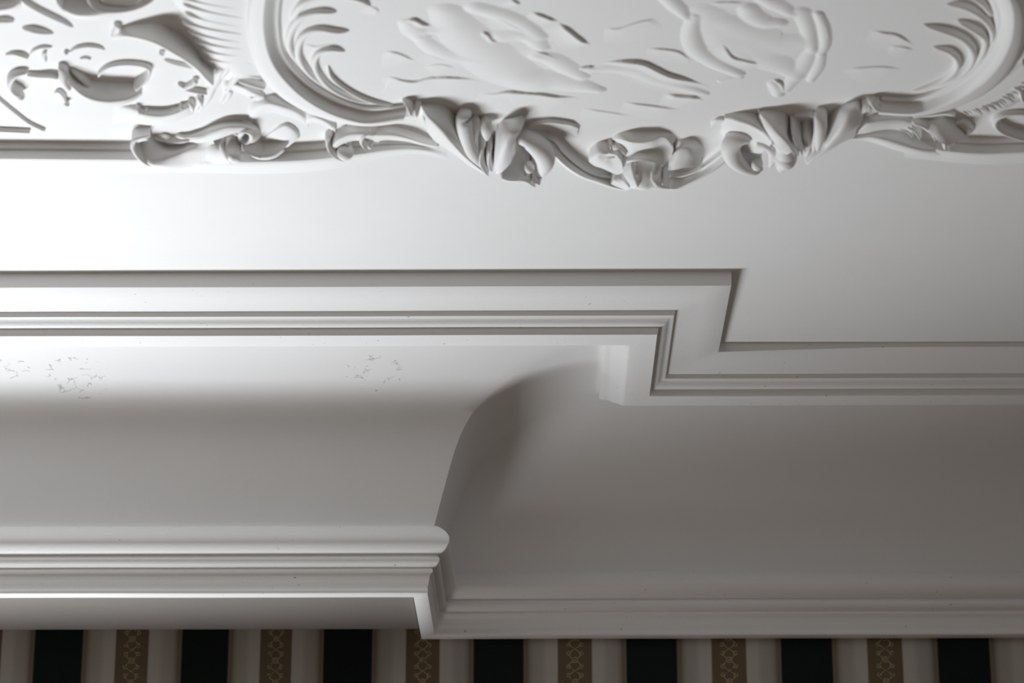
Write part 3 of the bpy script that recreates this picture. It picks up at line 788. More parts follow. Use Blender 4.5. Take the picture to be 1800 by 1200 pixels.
# rolled ends where the frame meets the scrolls
def fn(bm):
    ridge(bm, K('A', [(60, 130), (100, 200), (140, 280), (150, 330)], [4, 16, 24, 24]), [5, 6, 6, 4], n=24, k=10)
    ridge(bm, K('A', [(250, 150), (235, 230), (215, 300), (200, 345)], [4, 16, 24, 25]), [5, 6, 6, 5], n=24, k=10)
    t = K('A', [(90, 128), (150, 122), (220, 130)], 0)
    loft(bm, [t, off(t, 0, 14, 13), off(t, 0, 26, [20, 20, 20])], n=16, m=3)
add('frame_end', cart, fn)
def fn(bm):
    ridge(bm, K('E', [(1040, 160), (1050, 240), (1110, 320), (1200, 360), (1330, 375)], [4, 14, 22, 24, 24]), [5, 6, 5, 4, 3], n=30, k=10)
    t = K('E', [(940, 175), (980, 158), (1040, 150)], 0)
    loft(bm, [t, off(t, 0, 16, 14), off(t, 0, 27, 20)], n=16, m=3)
    t = K('E', [(1095, 148), (1160, 140), (1230, 165)], 0)
    loft(bm, [t, off(t, 0, 14, 13), off(t, 3, 22, 16)], n=16, m=3)
add('frame_end', cart, fn)

# ================================================================== acanthus scroll on the left border
def fn(bm):
    # body of the leaf
    c0 = K('P', [(165, 410), (240, 362), (330, 360), (450, 405), (560, 438), (700, 442), (860, 410), (1000, 370), (1150, 330)], [10, 9, 9, 10, 11, 13, 15, 17, 19])
    c1 = K('P', [(175, 500), (270, 520), (360, 530), (470, 535), (580, 525), (720, 500), (880, 460), (1030, 430), (1180, 400)], [22, 27, 28, 27, 26, 24, 23, 22, 22])
    c2 = K('P', [(215, 600), (310, 630), (400, 635), (500, 625), (620, 605), (760, 570), (920, 530), (1080, 510), (1230, 490)], [34, 39, 39, 37, 34, 30, 28, 27, 27])
    c3 = K('P', [(250, 650), (340, 685), (440, 695), (540, 700), (660, 690), (800, 660), (960, 630), (1120, 610), (1290, 600)], [37, 42, 42, 40, 36, 31, 28, 27, 26])
    c4 = K('P', [(240, 668), (330, 702), (430, 715), (540, 735), (680, 728), (830, 705), (1000, 680), (1180, 660), (1340, 650)], [28, 32, 32, 31, 28, 24, 20, 18, 16])
    loft(bm, [c0, c1, c2, c3, c4], n=56, m=6)
    # outer rim of the curl at the leaf end
    ridge(bm, K('P', [(330, 300), (230, 330), (130, 370), (95, 450), (130, 540), (200, 625), (290, 685), (400, 705)], [17, 20, 23, 28, 34, 40, 43, 40]), [3, 4, 4.4, 4.4, 4.2, 4, 3.6, 2.6], n=60, k=16, cap=0.06, prof='tube')
    t = K('P', [(90, 350), (105, 275), (160, 225), (230, 205), (300, 213), (345, 260)], 0)
    sc = [.25, .8, 1, 1, .85, .2]
    loft(bm, [t] + [[(p[0], p[1] + d * q, h * q) for p, q in zip(t, sc)] for d, h in [(9, 10), (16, 18), (21, 18.5)]], n=36, m=4)
scl = empty('acanthus_border_scroll', 340, 255)
tag(scl, 'white plaster acanthus leaf scroll with a spiral eye on the left border', 'plaster ornament')
add('leaf_body', scl, fn)
def fn(bm):
    # one long S that sweeps up over the spiral eye and rolls down on its far side
    t = K('P', [(600, 300), (690, 256), (800, 262), (900, 244), (1000, 208), (1100, 164), (1200, 126), (1300, 101), (1420, 90), (1560, 96), (1680, 125), (1760, 180), (1795, 255), (1790, 335), (1740, 420)], 0)
    m1 = K('P', [(600, 312), (700, 290), (800, 300), (900, 290), (1010, 262), (1110, 224), (1210, 188), (1310, 164), (1420, 152), (1540, 155), (1640, 178), (1705, 222), (1738, 285), (1735, 345), (1700, 405)], [1, 5, 7, 9, 10, 12, 13, 14, 14, 14, 14, 13, 12, 11, 9])
    m2 = K('P', [(610, 325), (720, 330), (820, 345), (930, 335), (1040, 310), (1140, 275), (1240, 245), (1340, 230), (1430, 222), (1530, 215), (1610, 225), (1668, 255), (1698, 300), (1700, 350), (1672, 395)], [2, 8, 11, 14, 17, 19, 20, 20, 20, 19, 19, 19, 18, 18, 15])
    m3 = K('P', [(620, 340), (740, 365), (850, 385), (970, 385), (1090, 370), (1190, 345), (1280, 315), (1350, 288), (1430, 262), (1520, 246), (1590, 250), (1640, 275), (1668, 310), (1674, 350), (1650, 385)], [3, 9, 13, 17, 21, 23, 23, 22, 21, 20, 20, 20, 20, 20, 18])
    loft(bm, [t, m1, m2, m3], n=80, m=5)
    t = K('P', [(420, 268), (510, 256), (600, 282), (690, 340)], 0)
    loft(bm, [t, off(t, 0, 3, [1, 4, 4, 2]), off(t, -1, 9, [3, 6, 7, 5]), off(t, -3, 16, [4, 7, 8, 7])], n=24, m=3)
    ridge(bm, K('P', [(360, 345), (470, 366), (600, 390), (740, 388), (880, 362)], [5, 9, 12, 14, 15]), [2, 4, 5, 5, 3], n=40, k=10)
add('upper_leaf', scl, fn)
def fn(bm):
    cx, cy = 1583, 335
    pts = []
    for i in range(25):
        an = math.radians(205 + i * 17)
        r = 1.0 - 0.010 * i
        pts.append((cx + 92 * r * math.cos(an), cy + 80 * r * math.sin(an), 23))
    ridge(bm, K('P', [(1345, 285, 19), (1410, 262, 21)] + pts), [3, 4, 4.4, 4.4, 4.2, 4.0], n=90, k=14, cap=0.05, prof='tube')
    c0 = K('P', [(1290, 400), (1330, 325), (1400, 290), (1470, 310), (1500, 390)], [22, 20, 18, 17, 18])
    c1 = K('P', [(1300, 480), (1350, 440), (1410, 420), (1470, 430), (1520, 470)], [34, 32, 29, 28, 26])
    c2 = K('P', [(1340, 560), (1390, 550), (1440, 545), (1490, 550), (1525, 565)], [46, 46, 44, 42, 39])
    c3 = K('P', [(1360, 600), (1400, 625), (1440, 635), (1490, 630), (1515, 620)], [48, 50, 50, 48, 44])
    c4 = K('P', [(1350, 615), (1395, 645), (1440, 660), (1490, 655), (1515, 640)], [40, 40, 40, 38, 36])
    loft(bm, [c0, c1, c2, c3, c4], n=30, m=6)
    ridge(bm, K('P', [(1310, 360), (1275, 440), (1295, 540), (1360, 625), (1440, 655)], [23, 32, 40, 46, 46]), [3, 4.5, 5, 5, 3], n=34, k=16, prof='tube')
    w0 = K('P', [(1000, 400), (1120, 400), (1220, 400), (1290, 390)], [18, 21, 23, 24])
    w1 = K('P', [(1010, 500), (1130, 500), (1230, 490), (1290, 480)], [24, 29, 33, 35])
    w2 = K('P', [(1030, 590), (1150, 595), (1260, 590), (1330, 585)], [26, 33, 39, 43])
    w3 = K('P', [(1040, 640), (1170, 660), (1290, 660), (1390, 655)], [20, 28, 36, 41])
    loft(bm, [w0, w1, w2, w3], n=30, m=5)
add('spiral_eye', scl, fn)
def fn(bm):
    t = K('Q', [(60, 300), (130, 292), (220, 285), (320, 270), (410, 238)], [0, 0, 0, 0, 4])
    c1 = K('Q', [(40, 380), (110, 385), (200, 380), (300, 355), (410, 300)], [15, 16, 16, 14, 10])
    c2 = K('Q', [(20, 430), (80, 460), (160, 470), (250, 450), (340, 385)], [24, 28, 29, 27, 20])
    c3 = K('Q', [(0, 440), (70, 478), (160, 490), (260, 472), (360, 395)], [20, 22, 22, 20, 16])
    loft(bm, [t, c1, c2, c3], n=36, m=5)
    t = K('Q', [(300, 112), (380, 92), (450, 120), (500, 170), (525, 225)], 0)
    loft(bm, [t, off(t, -1, 4, [2, 4, 4, 4, 2]), off(t, -6, 9, [3, 6, 7, 7, 5]), off(t, -20, 20, [2, 5, 6, 7, 7]), off(t, -28, 32, [0, 1, 3, 6, 8])], n=30, m=4)
    ridge(bm, K('P', [(1340, 668), (1480, 672), (1600, 676), (1740, 682)], [5, 9, 9, 3]), [2, 4, 4, 2], n=22, k=8)
    ridge(bm, K('P', [(1540, 470), (1620, 530), (1720, 572), (1860, 598), (2000, 590)], [30, 31, 30, 28, 24]), [4, 5, 5, 4, 3], n=30, k=10)
add('side_leaf', scl, fn)

# ================================================================== hooked leaf left of the oval's foot
hook = empty('hooked_leaf', 640, 250)
tag(hook, 'small white plaster hooked leaf with knobs beside the oval frame foot', 'plaster ornament')
def fn(bm):
    t = K('Q', [(828, 300), (850, 235), (910, 165), (1000, 122), (1090, 104), (1210, 108), (1340, 122)], 0)
    loft(bm, [t, off(t, 0, 8, [6, 8, 8, 8, 8, 8, 6]), off(t, 0, 16, [12, 15, 16, 16, 16, 15, 12]), off(t, 1, 22, [18, 20, 21, 20, 19, 17, 14]), off(t, 3, 30, [18, 20, 20, 18, 16, 12, 10])], n=44, m=4)
    ridge(bm, K('Q', [(870, 230), (815, 310), (830, 400), (890, 465), (970, 500), (1035, 490)], [12, 20, 28, 33, 36, 36]), [4, 5, 5.5, 6, 6, 5], n=40, k=12)
add('hook_stem', hook, fn)
def fn(bm):
    dome(bm, 440 + 1000 / 6, 200 + 490 / 6, 40, 15, 15, 15)
add('knob', hook, fn)
def fn(bm):
    ridge(bm, K('Q', [(960, 270), (1000, 300), (1030, 350), (1050, 385)], [14, 18, 22, 22]), [5, 7, 7, 5], n=24, k=10, cap=0.2)
    ridge(bm, K('Q', [(1290, 220), (1200, 250), (1170, 310), (1200, 370), (1250, 385)], [16, 20, 24, 28, 28]), [6, 7, 7, 6, 4], n=34, k=12)
    dome(bm, 440 + 1262 / 6, 200 + 372 / 6, 24, 5, 6, 6)
add('side_knob', hook, fn)
def fn(bm):
    t = K('Q', [(1330, 135), (1400, 130), (1500, 130), (1640, 160), (1800, 220), (1900, 262)], [0, 0, 0, 0, 0, 0])
    c1 = K('Q', [(1380, 195), (1470, 200), (1580, 225), (1700, 260), (1820, 300), (1960, 335)], [10, 12, 14, 15, 13, 8])
    c2 = K('Q', [(1300, 235), (1420, 240), (1550, 255), (1680, 280), (1810, 320), (1970, 352)], [15, 16, 16, 16, 13, 7])
    c3 = K('Q', [(1300, 310), (1400, 280), (1530, 282), (1670, 298), (1800, 330), (1980, 358)], [14, 13, 12, 12, 9, 3])
    loft(bm, [t, c1, c2, c3], n=44, m=5)
add('trailing_leaf', hook, fn)

# ================================================================== leaf spray right of the oval's foot
spray = empty('leaf_spray', 1620, 240)
tag(spray, 'white plaster leaf spray with fingered tips below the right frame curve', 'plaster ornament')
def fn(bm):
    t = K('E', [(960, 420), (1060, 385), (1200, 378), (1350, 380), (1500, 385), (1620, 395)], 0)
    c1 = K('E', [(900, 560), (1010, 500), (1170, 455), (1350, 435), (1500, 450), (1600, 480)], [12, 14, 11, 8, 9, 11])
    c2 = K('E', [(860, 610), (1000, 560), (1160, 520), (1340, 505), (1500, 525), (1600, 560)], [16, 17, 15, 13, 14, 16])
    c3 = K('E', [(850, 650), (1000, 630), (1150, 595), (1320, 582), (1480, 605), (1590, 650)], [14, 16, 15, 14, 15, 16])
    loft(bm, [t, c1, c2, c3], n=44, m=5)
add('arched_leaf', spray, fn)
def fn(bm):
    t = K('E', [(830, 690), (1000, 650), (1130, 615), (1290, 598), (1460, 615), (1600, 660), (1760, 730), (1900, 790)], [4, 4, 3, 2, 2, 2, 4, 6])
    c1 = K('E', [(820, 705), (1000, 680), (1140, 690), (1300, 720), (1460, 760), (1620, 800), (1780, 830), (1960, 840)], [8, 10, 14, 18, 21, 22, 20, 16])
    c2 = K('E', [(815, 715), (1000, 705), (1150, 740), (1310, 790), (1470, 835), (1630, 870), (1790, 895), (1980, 905)], [9, 11, 16, 21, 24, 25, 23, 18])
    c3 = K('E', [(815, 725), (1000, 735), (1160, 780), (1320, 835), (1480, 882), (1640, 915), (1800, 940), (2000, 950)], [4, 6, 9, 12, 13, 13, 11, 6])
    loft(bm, [t, c1, c2, c3], n=50, m=5)
add('hanging_leaf', spray, fn)
for p, w, h in [([(120, 585), (230, 610), (300, 660), (345, 715)], [4, 5, 5, 3], [15, 17, 18, 18]), ([(230, 560), (340, 610), (410, 690), (450, 755)], [5, 6, 5, 3], [17, 19, 20, 20]), ([(300, 530), (440, 550), (545, 610), (610, 700), (650, 795)], [5, 6, 6, 5, 3], [17, 20, 22, 24, 24]), ([(755, 690), (758, 780), (760, 880)], [5, 6, 6], [18, 26, 32]), ([(890, 800), (850, 840), (800, 880)], [3, 4, 4], [20, 24, 28])]:
    add('finger_tip', spray, lambda bm, p=p, w=w, h=h: ridge(bm, K('R', p, h), w, n=30, k=10, cap=0.15))
def fn(bm):
    c0 = K('R', [(310, 400), (480, 425), (620, 395), (720, 385), (830, 425), (930, 470), (1010, 530)], 0)
    c1 = K('R', [(310, 450), (460, 480), (600, 490), (720, 500), (830, 530), (930, 560), (1030, 590)], [6, 8, 12, 14, 14, 12, 6])
    c2 = K('R', [(310, 500), (450, 530), (580, 590), (690, 640), (800, 670), (920, 660), (1040, 640)], [12, 14, 22, 29, 31, 24, 10])
    c3 = K('R', [(310, 520), (440, 555), (560, 640), (680, 740), (800, 790), (920, 740), (1040, 690)], [12, 15, 26, 38, 42, 32, 12])
    loft(bm, [c0, c1, c2, c3], n=44, m=5)
    t = K('R', [(930, 440), (1000, 425), (1080, 465), (1140, 540), (1140, 590)], 0)
    loft(bm, [t, off(t, -3, 4, [3, 5, 6, 6, 4]), off(t, -9, 9, [5, 9, 11, 11, 7]), off(t, -14, 13, [6, 9, 11, 12, 9])], n=28, m=4)
add('cupped_leaf', spray, fn)

# C-scroll at the right edge
def fn(bm):
    ridge(bm, K('R', [(1900, 420), (1750, 400), (1560, 420), (1440, 480), (1430, 570), (1520, 650), (1650, 700), (1800, 740), (1960, 760)], [8, 9, 10, 12, 15, 17, 18, 18, 18]), [5, 5, 5, 6, 7, 7, 6, 6, 5], n=70, k=12, cap=0.04)
    c0 = K('R', [(1480, 470), (1540, 540), (1640, 585), (1760, 600), (1920, 605)], 0)
    c1 = K('R', [(1470, 540), (1540, 610), (1640, 655), (1760, 675), (1920, 680)], [8, 9, 9, 9, 9])
    c2 = K('R', [(1480, 590), (1550, 650), (1640, 695), (1760, 725), (1920, 740)], [14, 15, 15, 15, 15])
    loft(bm, [c0, c1, c2], n=30, m=4)
    ridge(bm, K('R', [(1760, 110), (1770, 180), (1800, 250)], [14, 16, 14]), [4, 5, 4], n=14, k=8)
eso = empty('scroll_ornament', 1770, 220)
add('edge_scroll', eso, fn); tag(eso, 'round white plaster scroll cut off by the right edge above the border', 'plaster ornament')

# ================================================================== rocaille at the upper left
roc = empty('rocaille_ornament', 180, 130)
tag(roc, 'white plaster rocaille with open curl and long leaf at upper left', 'plaster ornament')
def fn(bm):
    t = K('C1', [(775, 250), (800, 190), (860, 185), (960, 172), (1080, 165), (1180, 190), (1260, 258), (1340, 335), (1400, 405), (1480, 470)], 0)
    c1 = K('C1', [(780, 262), (820, 240), (880, 222), (980, 225), (1090, 240), (1200, 285), (1290, 350), (1370, 415), (1430, 480), (1500, 540)], [3, 8, 9, 13, 18, 23, 23, 20, 17, 14])
    c2 = K('C1', [(785, 275), (840, 262), (900, 258), (1000, 275), (1110, 310), (1220, 370), (1310, 425), (1390, 485), (1440, 540), (1500, 600)], [4, 12, 17, 25, 35, 43, 41, 36, 31, 26])
    c3 = K('C1', [(782, 282), (840, 272), (900, 268), (1000, 285), (1105, 320), (1215, 382), (1300, 437), (1375, 497), (1420, 552), (1470, 612)], [2, 10, 14, 22, 32, 40, 38, 33, 28, 22])
    loft(bm, [t, c1, c2, c3], n=60, m=6)
    ridge(bm, K('C1', [(800, 180), (830, 210), (810, 260)], [6, 9, 6]), [4, 6, 5], n=16, k=8)
add('long_leaf', roc, fn)
def fn(bm):
    # open curl, upper arch then the hollow bowl
    ridge(bm, K('C1', [(940, 660), (1025, 580), (1050, 505), (985, 470), (870, 462), (770, 480), (705, 525), (690, 560)], [22, 16, 10, 8, 8, 8, 8, 6]), [5, 4.5, 4, 3.6, 3.2, 3, 3, 3], n=70, k=12, cap=0.05)
    ridge(bm, K('C1', [(500, 500), (545, 550), (600, 600), (640, 640)], [4, 10, 14, 17]), [3, 5, 5, 3], n=26, k=12)
    c0 = K('C1', [(460, 490), (540, 545), (620, 575), (700, 585), (790, 592), (880, 598), (965, 600)], [2, 3, 4, 4, 4, 4, 4])
    c1 = K('C1', [(470, 540), (550, 600), (640, 635), (730, 650), (820, 648), (900, 640), (985, 625)], [12, 16, 18, 18, 17, 15, 11])
    c2 = K('C1', [(490, 590), (570, 660), (660, 700), (760, 715), (850, 706), (920, 685), (990, 650)], [22, 28, 31, 32, 30, 25, 17])
    c3 = K('C1', [(510, 625), (590, 695), (680, 735), (780, 748), (870, 735), (940, 706), (1000, 665)], [24, 30, 33, 33, 31, 26, 17])
    loft(bm, [c0, c1, c2, c3], n=44, m=6)
    ridge(bm, K('C1', [(430, 480), (440, 540), (450, 600), (500, 660)], [10, 18, 24, 28]), [6, 9, 9, 6], n=26, k=12)
add('open_curl', roc, fn)
def fn(bm):
    t = K('C1', [(190, 500), (260, 505), (340, 508), (410, 520)], 0)
    loft(bm, [t, off(t, 0, 5, 5), off(t, 0, 10, [8, 9, 11, 12]), off(t, 0, 14, [6, 8, 10, 11])], n=24, m=4)
    ridge(bm, K('C1', [(200, 520), (120, 545), (75, 590), (70, 640), (110, 680), (160, 700)], [9, 13, 16, 18, 20, 20]), [5, 6, 6, 6, 6, 6], n=40, k=12)
    dome(bm, 36, 177, 19, 7, 8, 9)
    dome(bm, 117, 188, 12, 5, 6, 6)
    ridge(bm, K('C1', [(380, 670), (410, 655), (440, 690), (460, 740)], [4, 7, 9, 9]), [2.5, 3, 4, 3], n=18, k=8)
add('small_curl', roc, fn)
def fn(bm):
    t = K('C1', [(800, 755), (920, 738), (1020, 760), (1140, 765), (1240, 745), (1320, 710), (1370, 690)], 0)
    loft(bm, [t, off(t, 0, 6, [0, 5, 7, 7, 7, 6, 3]), off(t, 0, 14, [0, 8, 13, 14, 14, 12, 6]), off(t, -3, 22, [0, 7, 12, 14, 13, 11, 5]), off(t, -4, 29, [0, 2, 5, 6, 6, 4, 1])], n=44, m=4)
    for i in range(8):
        x = 960 + i * 62; y = 800 + 50 * math.sin(i * 0.55) - i * 6
        ridge(bm, K('C1', [(x, y - 30, 10), (x + 14, y + 8, 13), (x + 24, y + 40, 7)]), [3.5, 5, 3], n=14, k=8)
add('crescent_leaf', roc, fn)
def fn(bm):
    ridge(bm, K('C1', [(150, 20), (240, 75), (340, 125), (440, 170), (515, 208)], [9, 8, 8, 7, 4]), [5, 4.5, 4, 4, 3], n=34, k=10)
    c0 = K('C1', [(390, -60), (440, -40), (520, -40), (600, -20)], 0)
    c1 = K('C1', [(400, 20), (480, 50), (560, 60), (650, 50)], [14, 17, 18, 16])
    c2 = K('C1', [(440, 70), (530, 105), (640, 110), (720, 95)], [26, 32, 34, 32])
    c3 = K('C1', [(470, 100), (560, 135), (680, 140), (800, 115), (930, 70)], [22, 26, 27, 26, 22])
    loft(bm, [c0, c1, c2, c3], n=36, m=6)
    ridge(bm, K('C1', [(600, -40), (640, 40), (720, 85), (830, 90), (950, 70), (1060, 20), (1100, -40)], [22, 28, 32, 32, 28, 22, 16]), [5, 6, 6, 6, 5, 5, 4], n=50, k=12)
    ridge(bm, K('C1', [(680, -60), (740, 20), (840, 40), (960, 20), (1020, -40)], [18, 22, 24, 22, 16]), [4, 5, 6, 5, 4], n=40, k=10)
add('cup_leaf', roc, fn)
def fn(bm):
    t = K('C1', [(-60, -10), (20, -15), (90, -30), (140, -60)], 0)
    loft(bm, [t, off(t, 0, 10, 10), off(t, 1, 22, [20, 20, 20, 19]), off(t, 2, 28, 12)], n=24, m=4)
    ridge(bm, K('C1', [(-40, 170), (40, 165), (100, 160)], [8, 9, 4]), [5, 6, 4], n=18, k=8)
    ridge(bm, K('C1', [(150, 210), (230, 235), (310, 245), (380, 242)], [4, 10, 8, 2]), [4, 6, 5, 2], n=22, k=10)
    ridge(bm, K('C1', [(35, 395), (90, 390), (150, 405), (200, 425)], [3, 6, 8, 6]), [2, 4, 5, 4], n=22, k=10)
    ridge(bm, K('C1', [(210, 400), (240, 365), (300, 342), (370, 338)], [4, 5, 5, 3]), [2.5, 3, 3, 2], n=20, k=8)
    ridge(bm, K('C1', [(320, 370), (305, 410), (320, 450)], [5, 7, 5]), [3, 4, 3], n=14, k=8)
    dome(bm, 116, 97, 7, 4, 5, 6)
    ridge(bm, K('C1', [(480, 385), (540, 350), (620, 335), (700, 345), (740, 362)], [4, 6, 6, 5, 2]), [2, 3, 3, 3, 2], n=24, k=8)
    ridge(bm, K('C1', [(560, 425), (600, 415), (640, 428)], 4), 2.5, n=12, k=8)
add('leaf_sprig', roc, fn)
def fn(bm):
    dome(bm, 284, 99, 8, 5, 6, 6)
    ridge(bm, K('C1', [(1150, 430), (1230, 460), (1320, 480), (1370, 490)], [4, 6, 6, 3]), [3, 4, 4, 2], n=20, k=8)
    ridge(bm, K('C1', [(1250, 600), (1300, 630), (1370, 600), (1360, 570)], [6, 8, 10, 8]), [4, 6, 6, 4], n=22, k=10)
    ridge(bm, K('C1', [(1290, 640), (1380, 660), (1470, 670)], [6, 9, 8]), [4, 5, 4], n=18, k=8)
add('bud', roc, fn)

# ================================================================== low relief inside the oval
U0, U1, V0, V1, DU, DV = 505, 1660, -40, 222, 2.0, 1.0
nu, nv = int((U1 - U0) / DU) + 1, int((V1 - V0) / DV) + 1
UU, VV = np.meshgrid(U0 + DU * np.arange(nu), V0 + DV * np.arange(nv))
FORE = 2.3                                  # the ceiling is seen this much foreshortened
def seg_field(path):
    """distance to a traced line (in undistorted pixels), signed by the side away from the room, and the position along it"""
    P = resample([(p[0], p[1], p[2] if len(p) > 2 else 0) for p in path], max(8, 4 * len(path)))
    best = np.full(UU.shape, 1e9); side = np.zeros(UU.shape); pos = np.zeros(UU.shape)
    n = len(P) - 1
    for i in range(n):
        ax, ay, bx, by = P[i].x, P[i].y * FORE, P[i+1].x, P[i+1].y * FORE
        dx, dy = bx - ax, by - ay
        L2 = dx * dx + dy * dy + 1e-9
        t = np.clip(((UU - ax) * dx + (VV * FORE - ay) * dy) / L2, 0, 1)
        ex, ey = UU - ax - t * dx, VV * FORE - ay - t * dy
        d = np.sqrt(ex * ex + ey * ey)
        q = d < best
        best = np.where(q, d, best); side = np.where(q, np.sign(dx * ey - dy * ex), side); pos = np.where(q, (i + t) / n, pos)
    return best, side, pos
def limb(Hf, path, w, H):
    """a rounded body form along a line"""
    d, s, t = seg_field(path)
    ws = np.interp(t, np.linspace(0, 1, len(w)), w) if isinstance(w, (list, tuple)) else w
    q = np.clip(1 - (d / ws) ** 2, 0, 1)
    f = 0.4 * H * q ** 1.3
    return smax(Hf, f)
def smax(a, b_):
    return (a ** 2.6 + b_ ** 2.6) ** (1 / 2.6)
def fold(Hf, path, H, W, steep=3.0):
    """an edge, steep towards the room and fading out behind it"""
    d, s, t = seg_field(path)
    end = np.clip(np.minimum(t, 1 - t) * 3.2, 0, 1)
    end = end * end * (3 - 2 * end)
    sd = d * s
    f = np.where(sd >= 0, np.clip(sd / steep, 0, 1) * np.clip(1 - sd / (1.8 * W), 0, 1) ** 2.2, 0) * end * H * 0.6
    f = np.where((t <= 0.001) | (t >= 0.999), 0, f)
    return np.maximum(Hf, f)
def relief(name, parent, Hf, thr=0.04, split=False):
    bm = bmesh.new()
    idx = {}
    k = Hf > thr
    use = k.copy()
    use[1:] |= k[:-1]; use[:-1] |= k[1:]; use[:, 1:] |= k[:, :-1]; use[:, :-1] |= k[:, 1:]
    for j, i in zip(*np.nonzero(use)):
        b0 = at(float(UU[j, i]), float(VV[j, i]), 0)
        h = float(Hf[j, i]) * PX
        idx[(j, i)] = bm.verts.new((b0.x, b0.y, b0.z - (h if k[j, i] else -0.0003)))
    for (j, i), v in idx.items():
        q = [(j, i), (j + 1, i), (j + 1, i + 1), (j, i + 1)]
        if all(c in idx for c in q): bm.faces.new([idx[c] for c in q])
    bmesh.ops.delete(bm, geom=[v for v in bm.verts if not v.link_faces], context='VERTS')
    bmesh.ops.recalc_face_normals(bm, faces=bm.faces)
    if split:
        bm.verts.index_update()
        for piece in islands(bm): o = link(name, piece, M_stucco, parent)
        bm.free()
        return o
    return link(name, bm, M_stucco, parent)
CR['F'] = (650, 0, 3.6); CR['G'] = (1100, 0, 4.5)
Z = np.zeros(UU.shape)
CR['H'] = (650, 0, 2.987); CR['J'] = (1080, 0, 2.987)
# reclining figure on the left: head with wavy hair, long back, bent arm, legs stretched to the right
A = Z.copy()
A = limb(A, K('H', [(200, 120), (235, 160), (270, 195)]), [20, 27, 20], 8)
A = limb(A, K('H', [(250, 190), (330, 250), (430, 295), (560, 320)]), [16, 24, 26, 14], 6)
A = limb(A, K('H', [(290, 165), (380, 150), (440, 140)]), [14, 24, 30], 6)
A = limb(A, K('H', [(400, 60), (470, 150), (590, 270), (720, 370), (860, 430)]), [34, 50, 60, 58, 46], 11)
A = limb(A, K('H', [(800, 410), (930, 420), (1060, 440), (1200, 470)]), [42, 44, 34, 16], 10)
A = limb(A, K('H', [(560, 40), (680, 75), (790, 120), (890, 190)]), [24, 26, 24, 18], 9)
A = limb(A, K('H', [(700, 190), (770, 180), (850, 200), (900, 250)]), [26, 28, 24, 18], 8)
A = limb(A, K('H', [(880, 290), (960, 310), (1040, 360), (1110, 400)]), [20, 26, 26, 18], 9)
A = fold(A, K('H', [(165, 128), (190, 104), (235, 92), (285, 116), (340, 138)]), 9, 36)
A = fold(A, K('H', [(610, 84), (680, 90), (740, 118), (800, 148), (885, 185)]), 6, 26)
A = fold(A, K('H', [(580, 146), (625, 172), (655, 205), (690, 212)]), 9, 30)
A = fold(A, K('H', [(845, 232), (880, 262), (930, 276), (985, 300), (1055, 356)]), 7, 28)
A = fold(A, K('H', [(845, 58), (900, 72), (950, 92), (1000, 112)]), 7, 28)
A = fold(A, K('H', [(990, 112), (1050, 150), (1100, 190), (1170, 238)]), 10, 32)
A = fold(A, K('H', [(745, -10), (780, 8), (800, 24)]), 6, 26)
A = fold(A, K('H', [(300, 270), (360, 300), (440, 310), (500, 300)]), 3, 26)
relief('relief_figure', cart, A)['label'] = 'left reclining figure in low relief'
# seated figure on the right: head, broad back, drawn-up leg, arm reaching down with drapery
B = Z.copy()
B = limb(B, K('J', [(700, 40), (730, 85), (790, 115), (860, 118)]), [22, 28, 28, 20], 11)
B = limb(B, K('J', [(780, -10), (860, 30), (930, 70)]), [20, 24, 16], 9)
B = limb(B, K('J', [(600, 120), (720, 190), (850, 230), (980, 220)]), [34, 52, 56, 36], 9)
B = limb(B, K('J', [(660, 230), (800, 310), (900, 360), (950, 400)]), [36, 46, 36, 18], 8)
B = limb(B, K('J', [(420, 80), (400, 170), (430, 260), (540, 335), (650, 385)]), [14, 20, 23, 22, 15], 10)
B = limb(B, K('J', [(480, 60), (560, 150), (600, 250), (700, 310)]), [34, 40, 34, 18], 7)
B = limb(B, K('J', [(280, -10), (330, 40), (380, 90)]), [20, 20, 12], 10)
B = limb(B, K('J', [(980, 60), (1010, 130), (1030, 210), (1040, 260)]), [20, 18, 16, 14], 9)
B = limb(B, K('J', [(1070, 70), (1100, 150), (1105, 230), (1080, 280)]), [12, 14, 13, 11], 10)
B = limb(B, K('J', [(1040, 250), (1000, 330), (950, 400), (900, 470)]), [14, 18, 17, 10], 8)
B = limb(B, K('J', [(1085, 280), (1070, 350), (1030, 420)]), [11, 13, 9], 8)
B = limb(B, K('J', [(835, 435), (855, 465), (860, 495)]), [13, 16, 12], 10)
B = limb(B, K('J', [(560, 425), (610, 415), (660, 405)]), [8, 11, 8], 6)
B = fold(B, K('J', [(530, 205), (580, 228), (625, 285), (690, 304), (740, 318), (800, 345)]), 11, 34)
B = fold(B, K('J', [(815, 412), (865, 418), (893, 450), (890, 505)]), 9, 20)
B = fold(B, K('J', [(480, 14), (570, 6), (700, 8)]), 4, 28)
B = fold(B, K('J', [(770, 268), (850, 258), (930, 258), (990, 280)]), 4, 26)
B = fold(B, K('J', [(1085, 70), (1125, 150), (1130, 240)]), 9, 16)
relief('relief_figure', cart, B)['label'] = 'right seated figure with lowered arm in low relief'
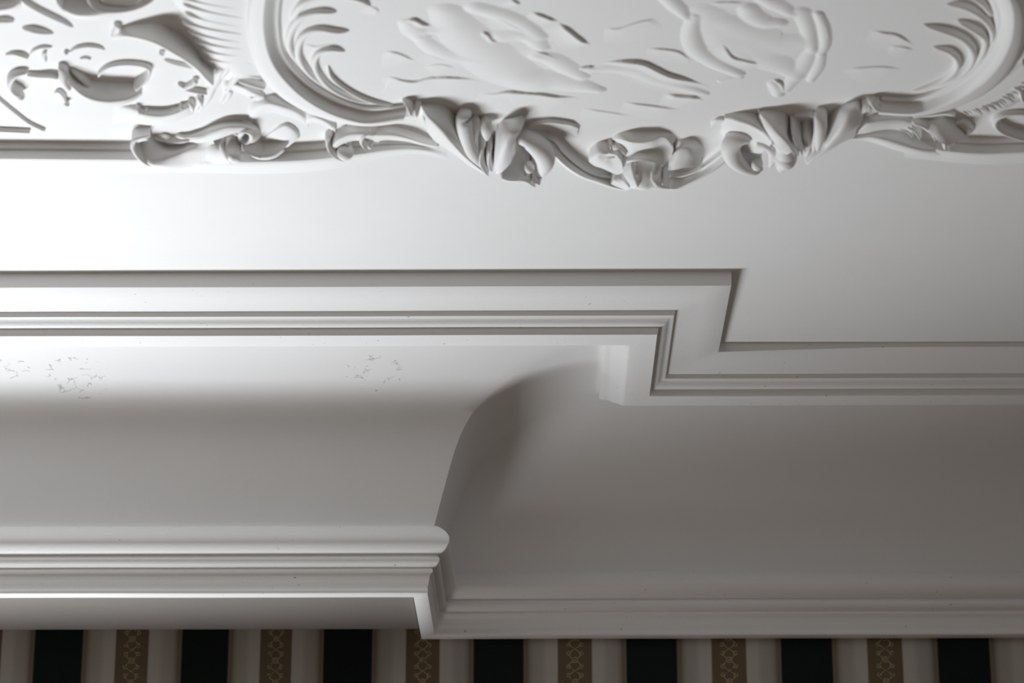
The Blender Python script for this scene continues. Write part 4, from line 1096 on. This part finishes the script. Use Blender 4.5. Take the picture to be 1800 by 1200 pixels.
# the sea: long low wave crests, one long tail of a sea creature
Wv = Z.copy()
Wv = limb(Wv, K('F', [(1420, 440), (1540, 430), (1680, 440), (1800, 490), (1950, 540), (2120, 590)]), [10, 24, 30, 28, 20, 10], 7)
for c, p, h, w in [('F', [(1300, 432), (1360, 415), (1430, 412)], 8, 30), ('F', [(1440, 405), (1520, 385), (1640, 375), (1740, 388), (1830, 430), (1900, 462), (2000, 490), (2110, 528), (2150, 530)], 12, 44),
                   ('F', [(90, 318), (170, 328), (230, 350), (300, 388)], 4, 40), ('F', [(60, 484), (140, 484), (210, 502), (290, 508), (380, 486), (480, 482), (600, 490), (720, 510)], 6, 44),
                   ('F', [(690, 580), (780, 590), (870, 572), (960, 576), (1080, 585), (1190, 602), (1300, 612), (1335, 645)], 8, 44), ('F', [(1600, 640), (1700, 652), (1850, 672), (1960, 695)], 5, 36),
                   ('F', [(1340, 680), (1480, 700), (1680, 730)], 3, 30), ('F', [(1480, 175), (1570, 175), (1680, 140), (1800, 112)], 5, 40), ('G', [(150, 378), (300, 380), (420, 400), (480, 440), (540, 495)], 5, 30),
                   ('G', [(300, 732), (440, 748), (560, 760), (630, 800)], 8, 36), ('G', [(0, 805), (150, 820), (300, 840), (440, 865)], 5, 36), ('G', [(0, 200), (110, 165), (230, 140)], 5, 34),
                   ('C7', [(110, 490), (240, 470), (380, 462), (480, 470), (560, 490)], 4, 46), ('C7', [(320, 208), (420, 222), (520, 240), (640, 320)], 5, 44), ('C7', [(430, 318), (540, 320), (640, 350)], 4, 34),
                   ('C2', [(530, 300), (620, 320), (700, 310), (800, 312)], 3, 30), ('F', [(0, 30), (60, 60), (40, 100)], 3, 30), ('F', [(330, 420), (450, 400), (560, 430)], 3, 40)]:
    Wv = fold(Wv, K(c, p), h, w)
relief('sea_wave', cart, Wv, split=True)


# ------------------------------------------------------------------ light
W = bpy.data.worlds.new('world'); S.world = W
W.use_nodes = True
bg = W.node_tree.nodes['Background']
bg.inputs[0].default_value = (1.0, 0.98, 0.975, 1)
bg.inputs[1].default_value = 0.14
def area(name, loc, aim, sx, sy, power, col):
    ld = bpy.data.lights.new(name, 'AREA'); ld.shape = 'RECTANGLE'
    ld.size, ld.size_y, ld.energy, ld.color = sx, sy, power, col
    o = bpy.data.objects.new(name, ld); C.objects.link(o)
    o.location = loc
    o.rotation_euler = (Vector(aim) - Vector(loc)).to_track_quat('-Z', 'Y').to_euler()
    return o
area('window_daylight', (-1.45, 4.52, CZ - 0.5), (-2.5, 2.0, CZ + 0.75), 1.4, 0.45, 136.0, (0.90, 0.95, 1.0))

S.view_settings.view_transform = 'Standard'
S.view_settings.look = 'None'
S.view_settings.exposure = 0.0
S.view_settings.gamma = 1.0
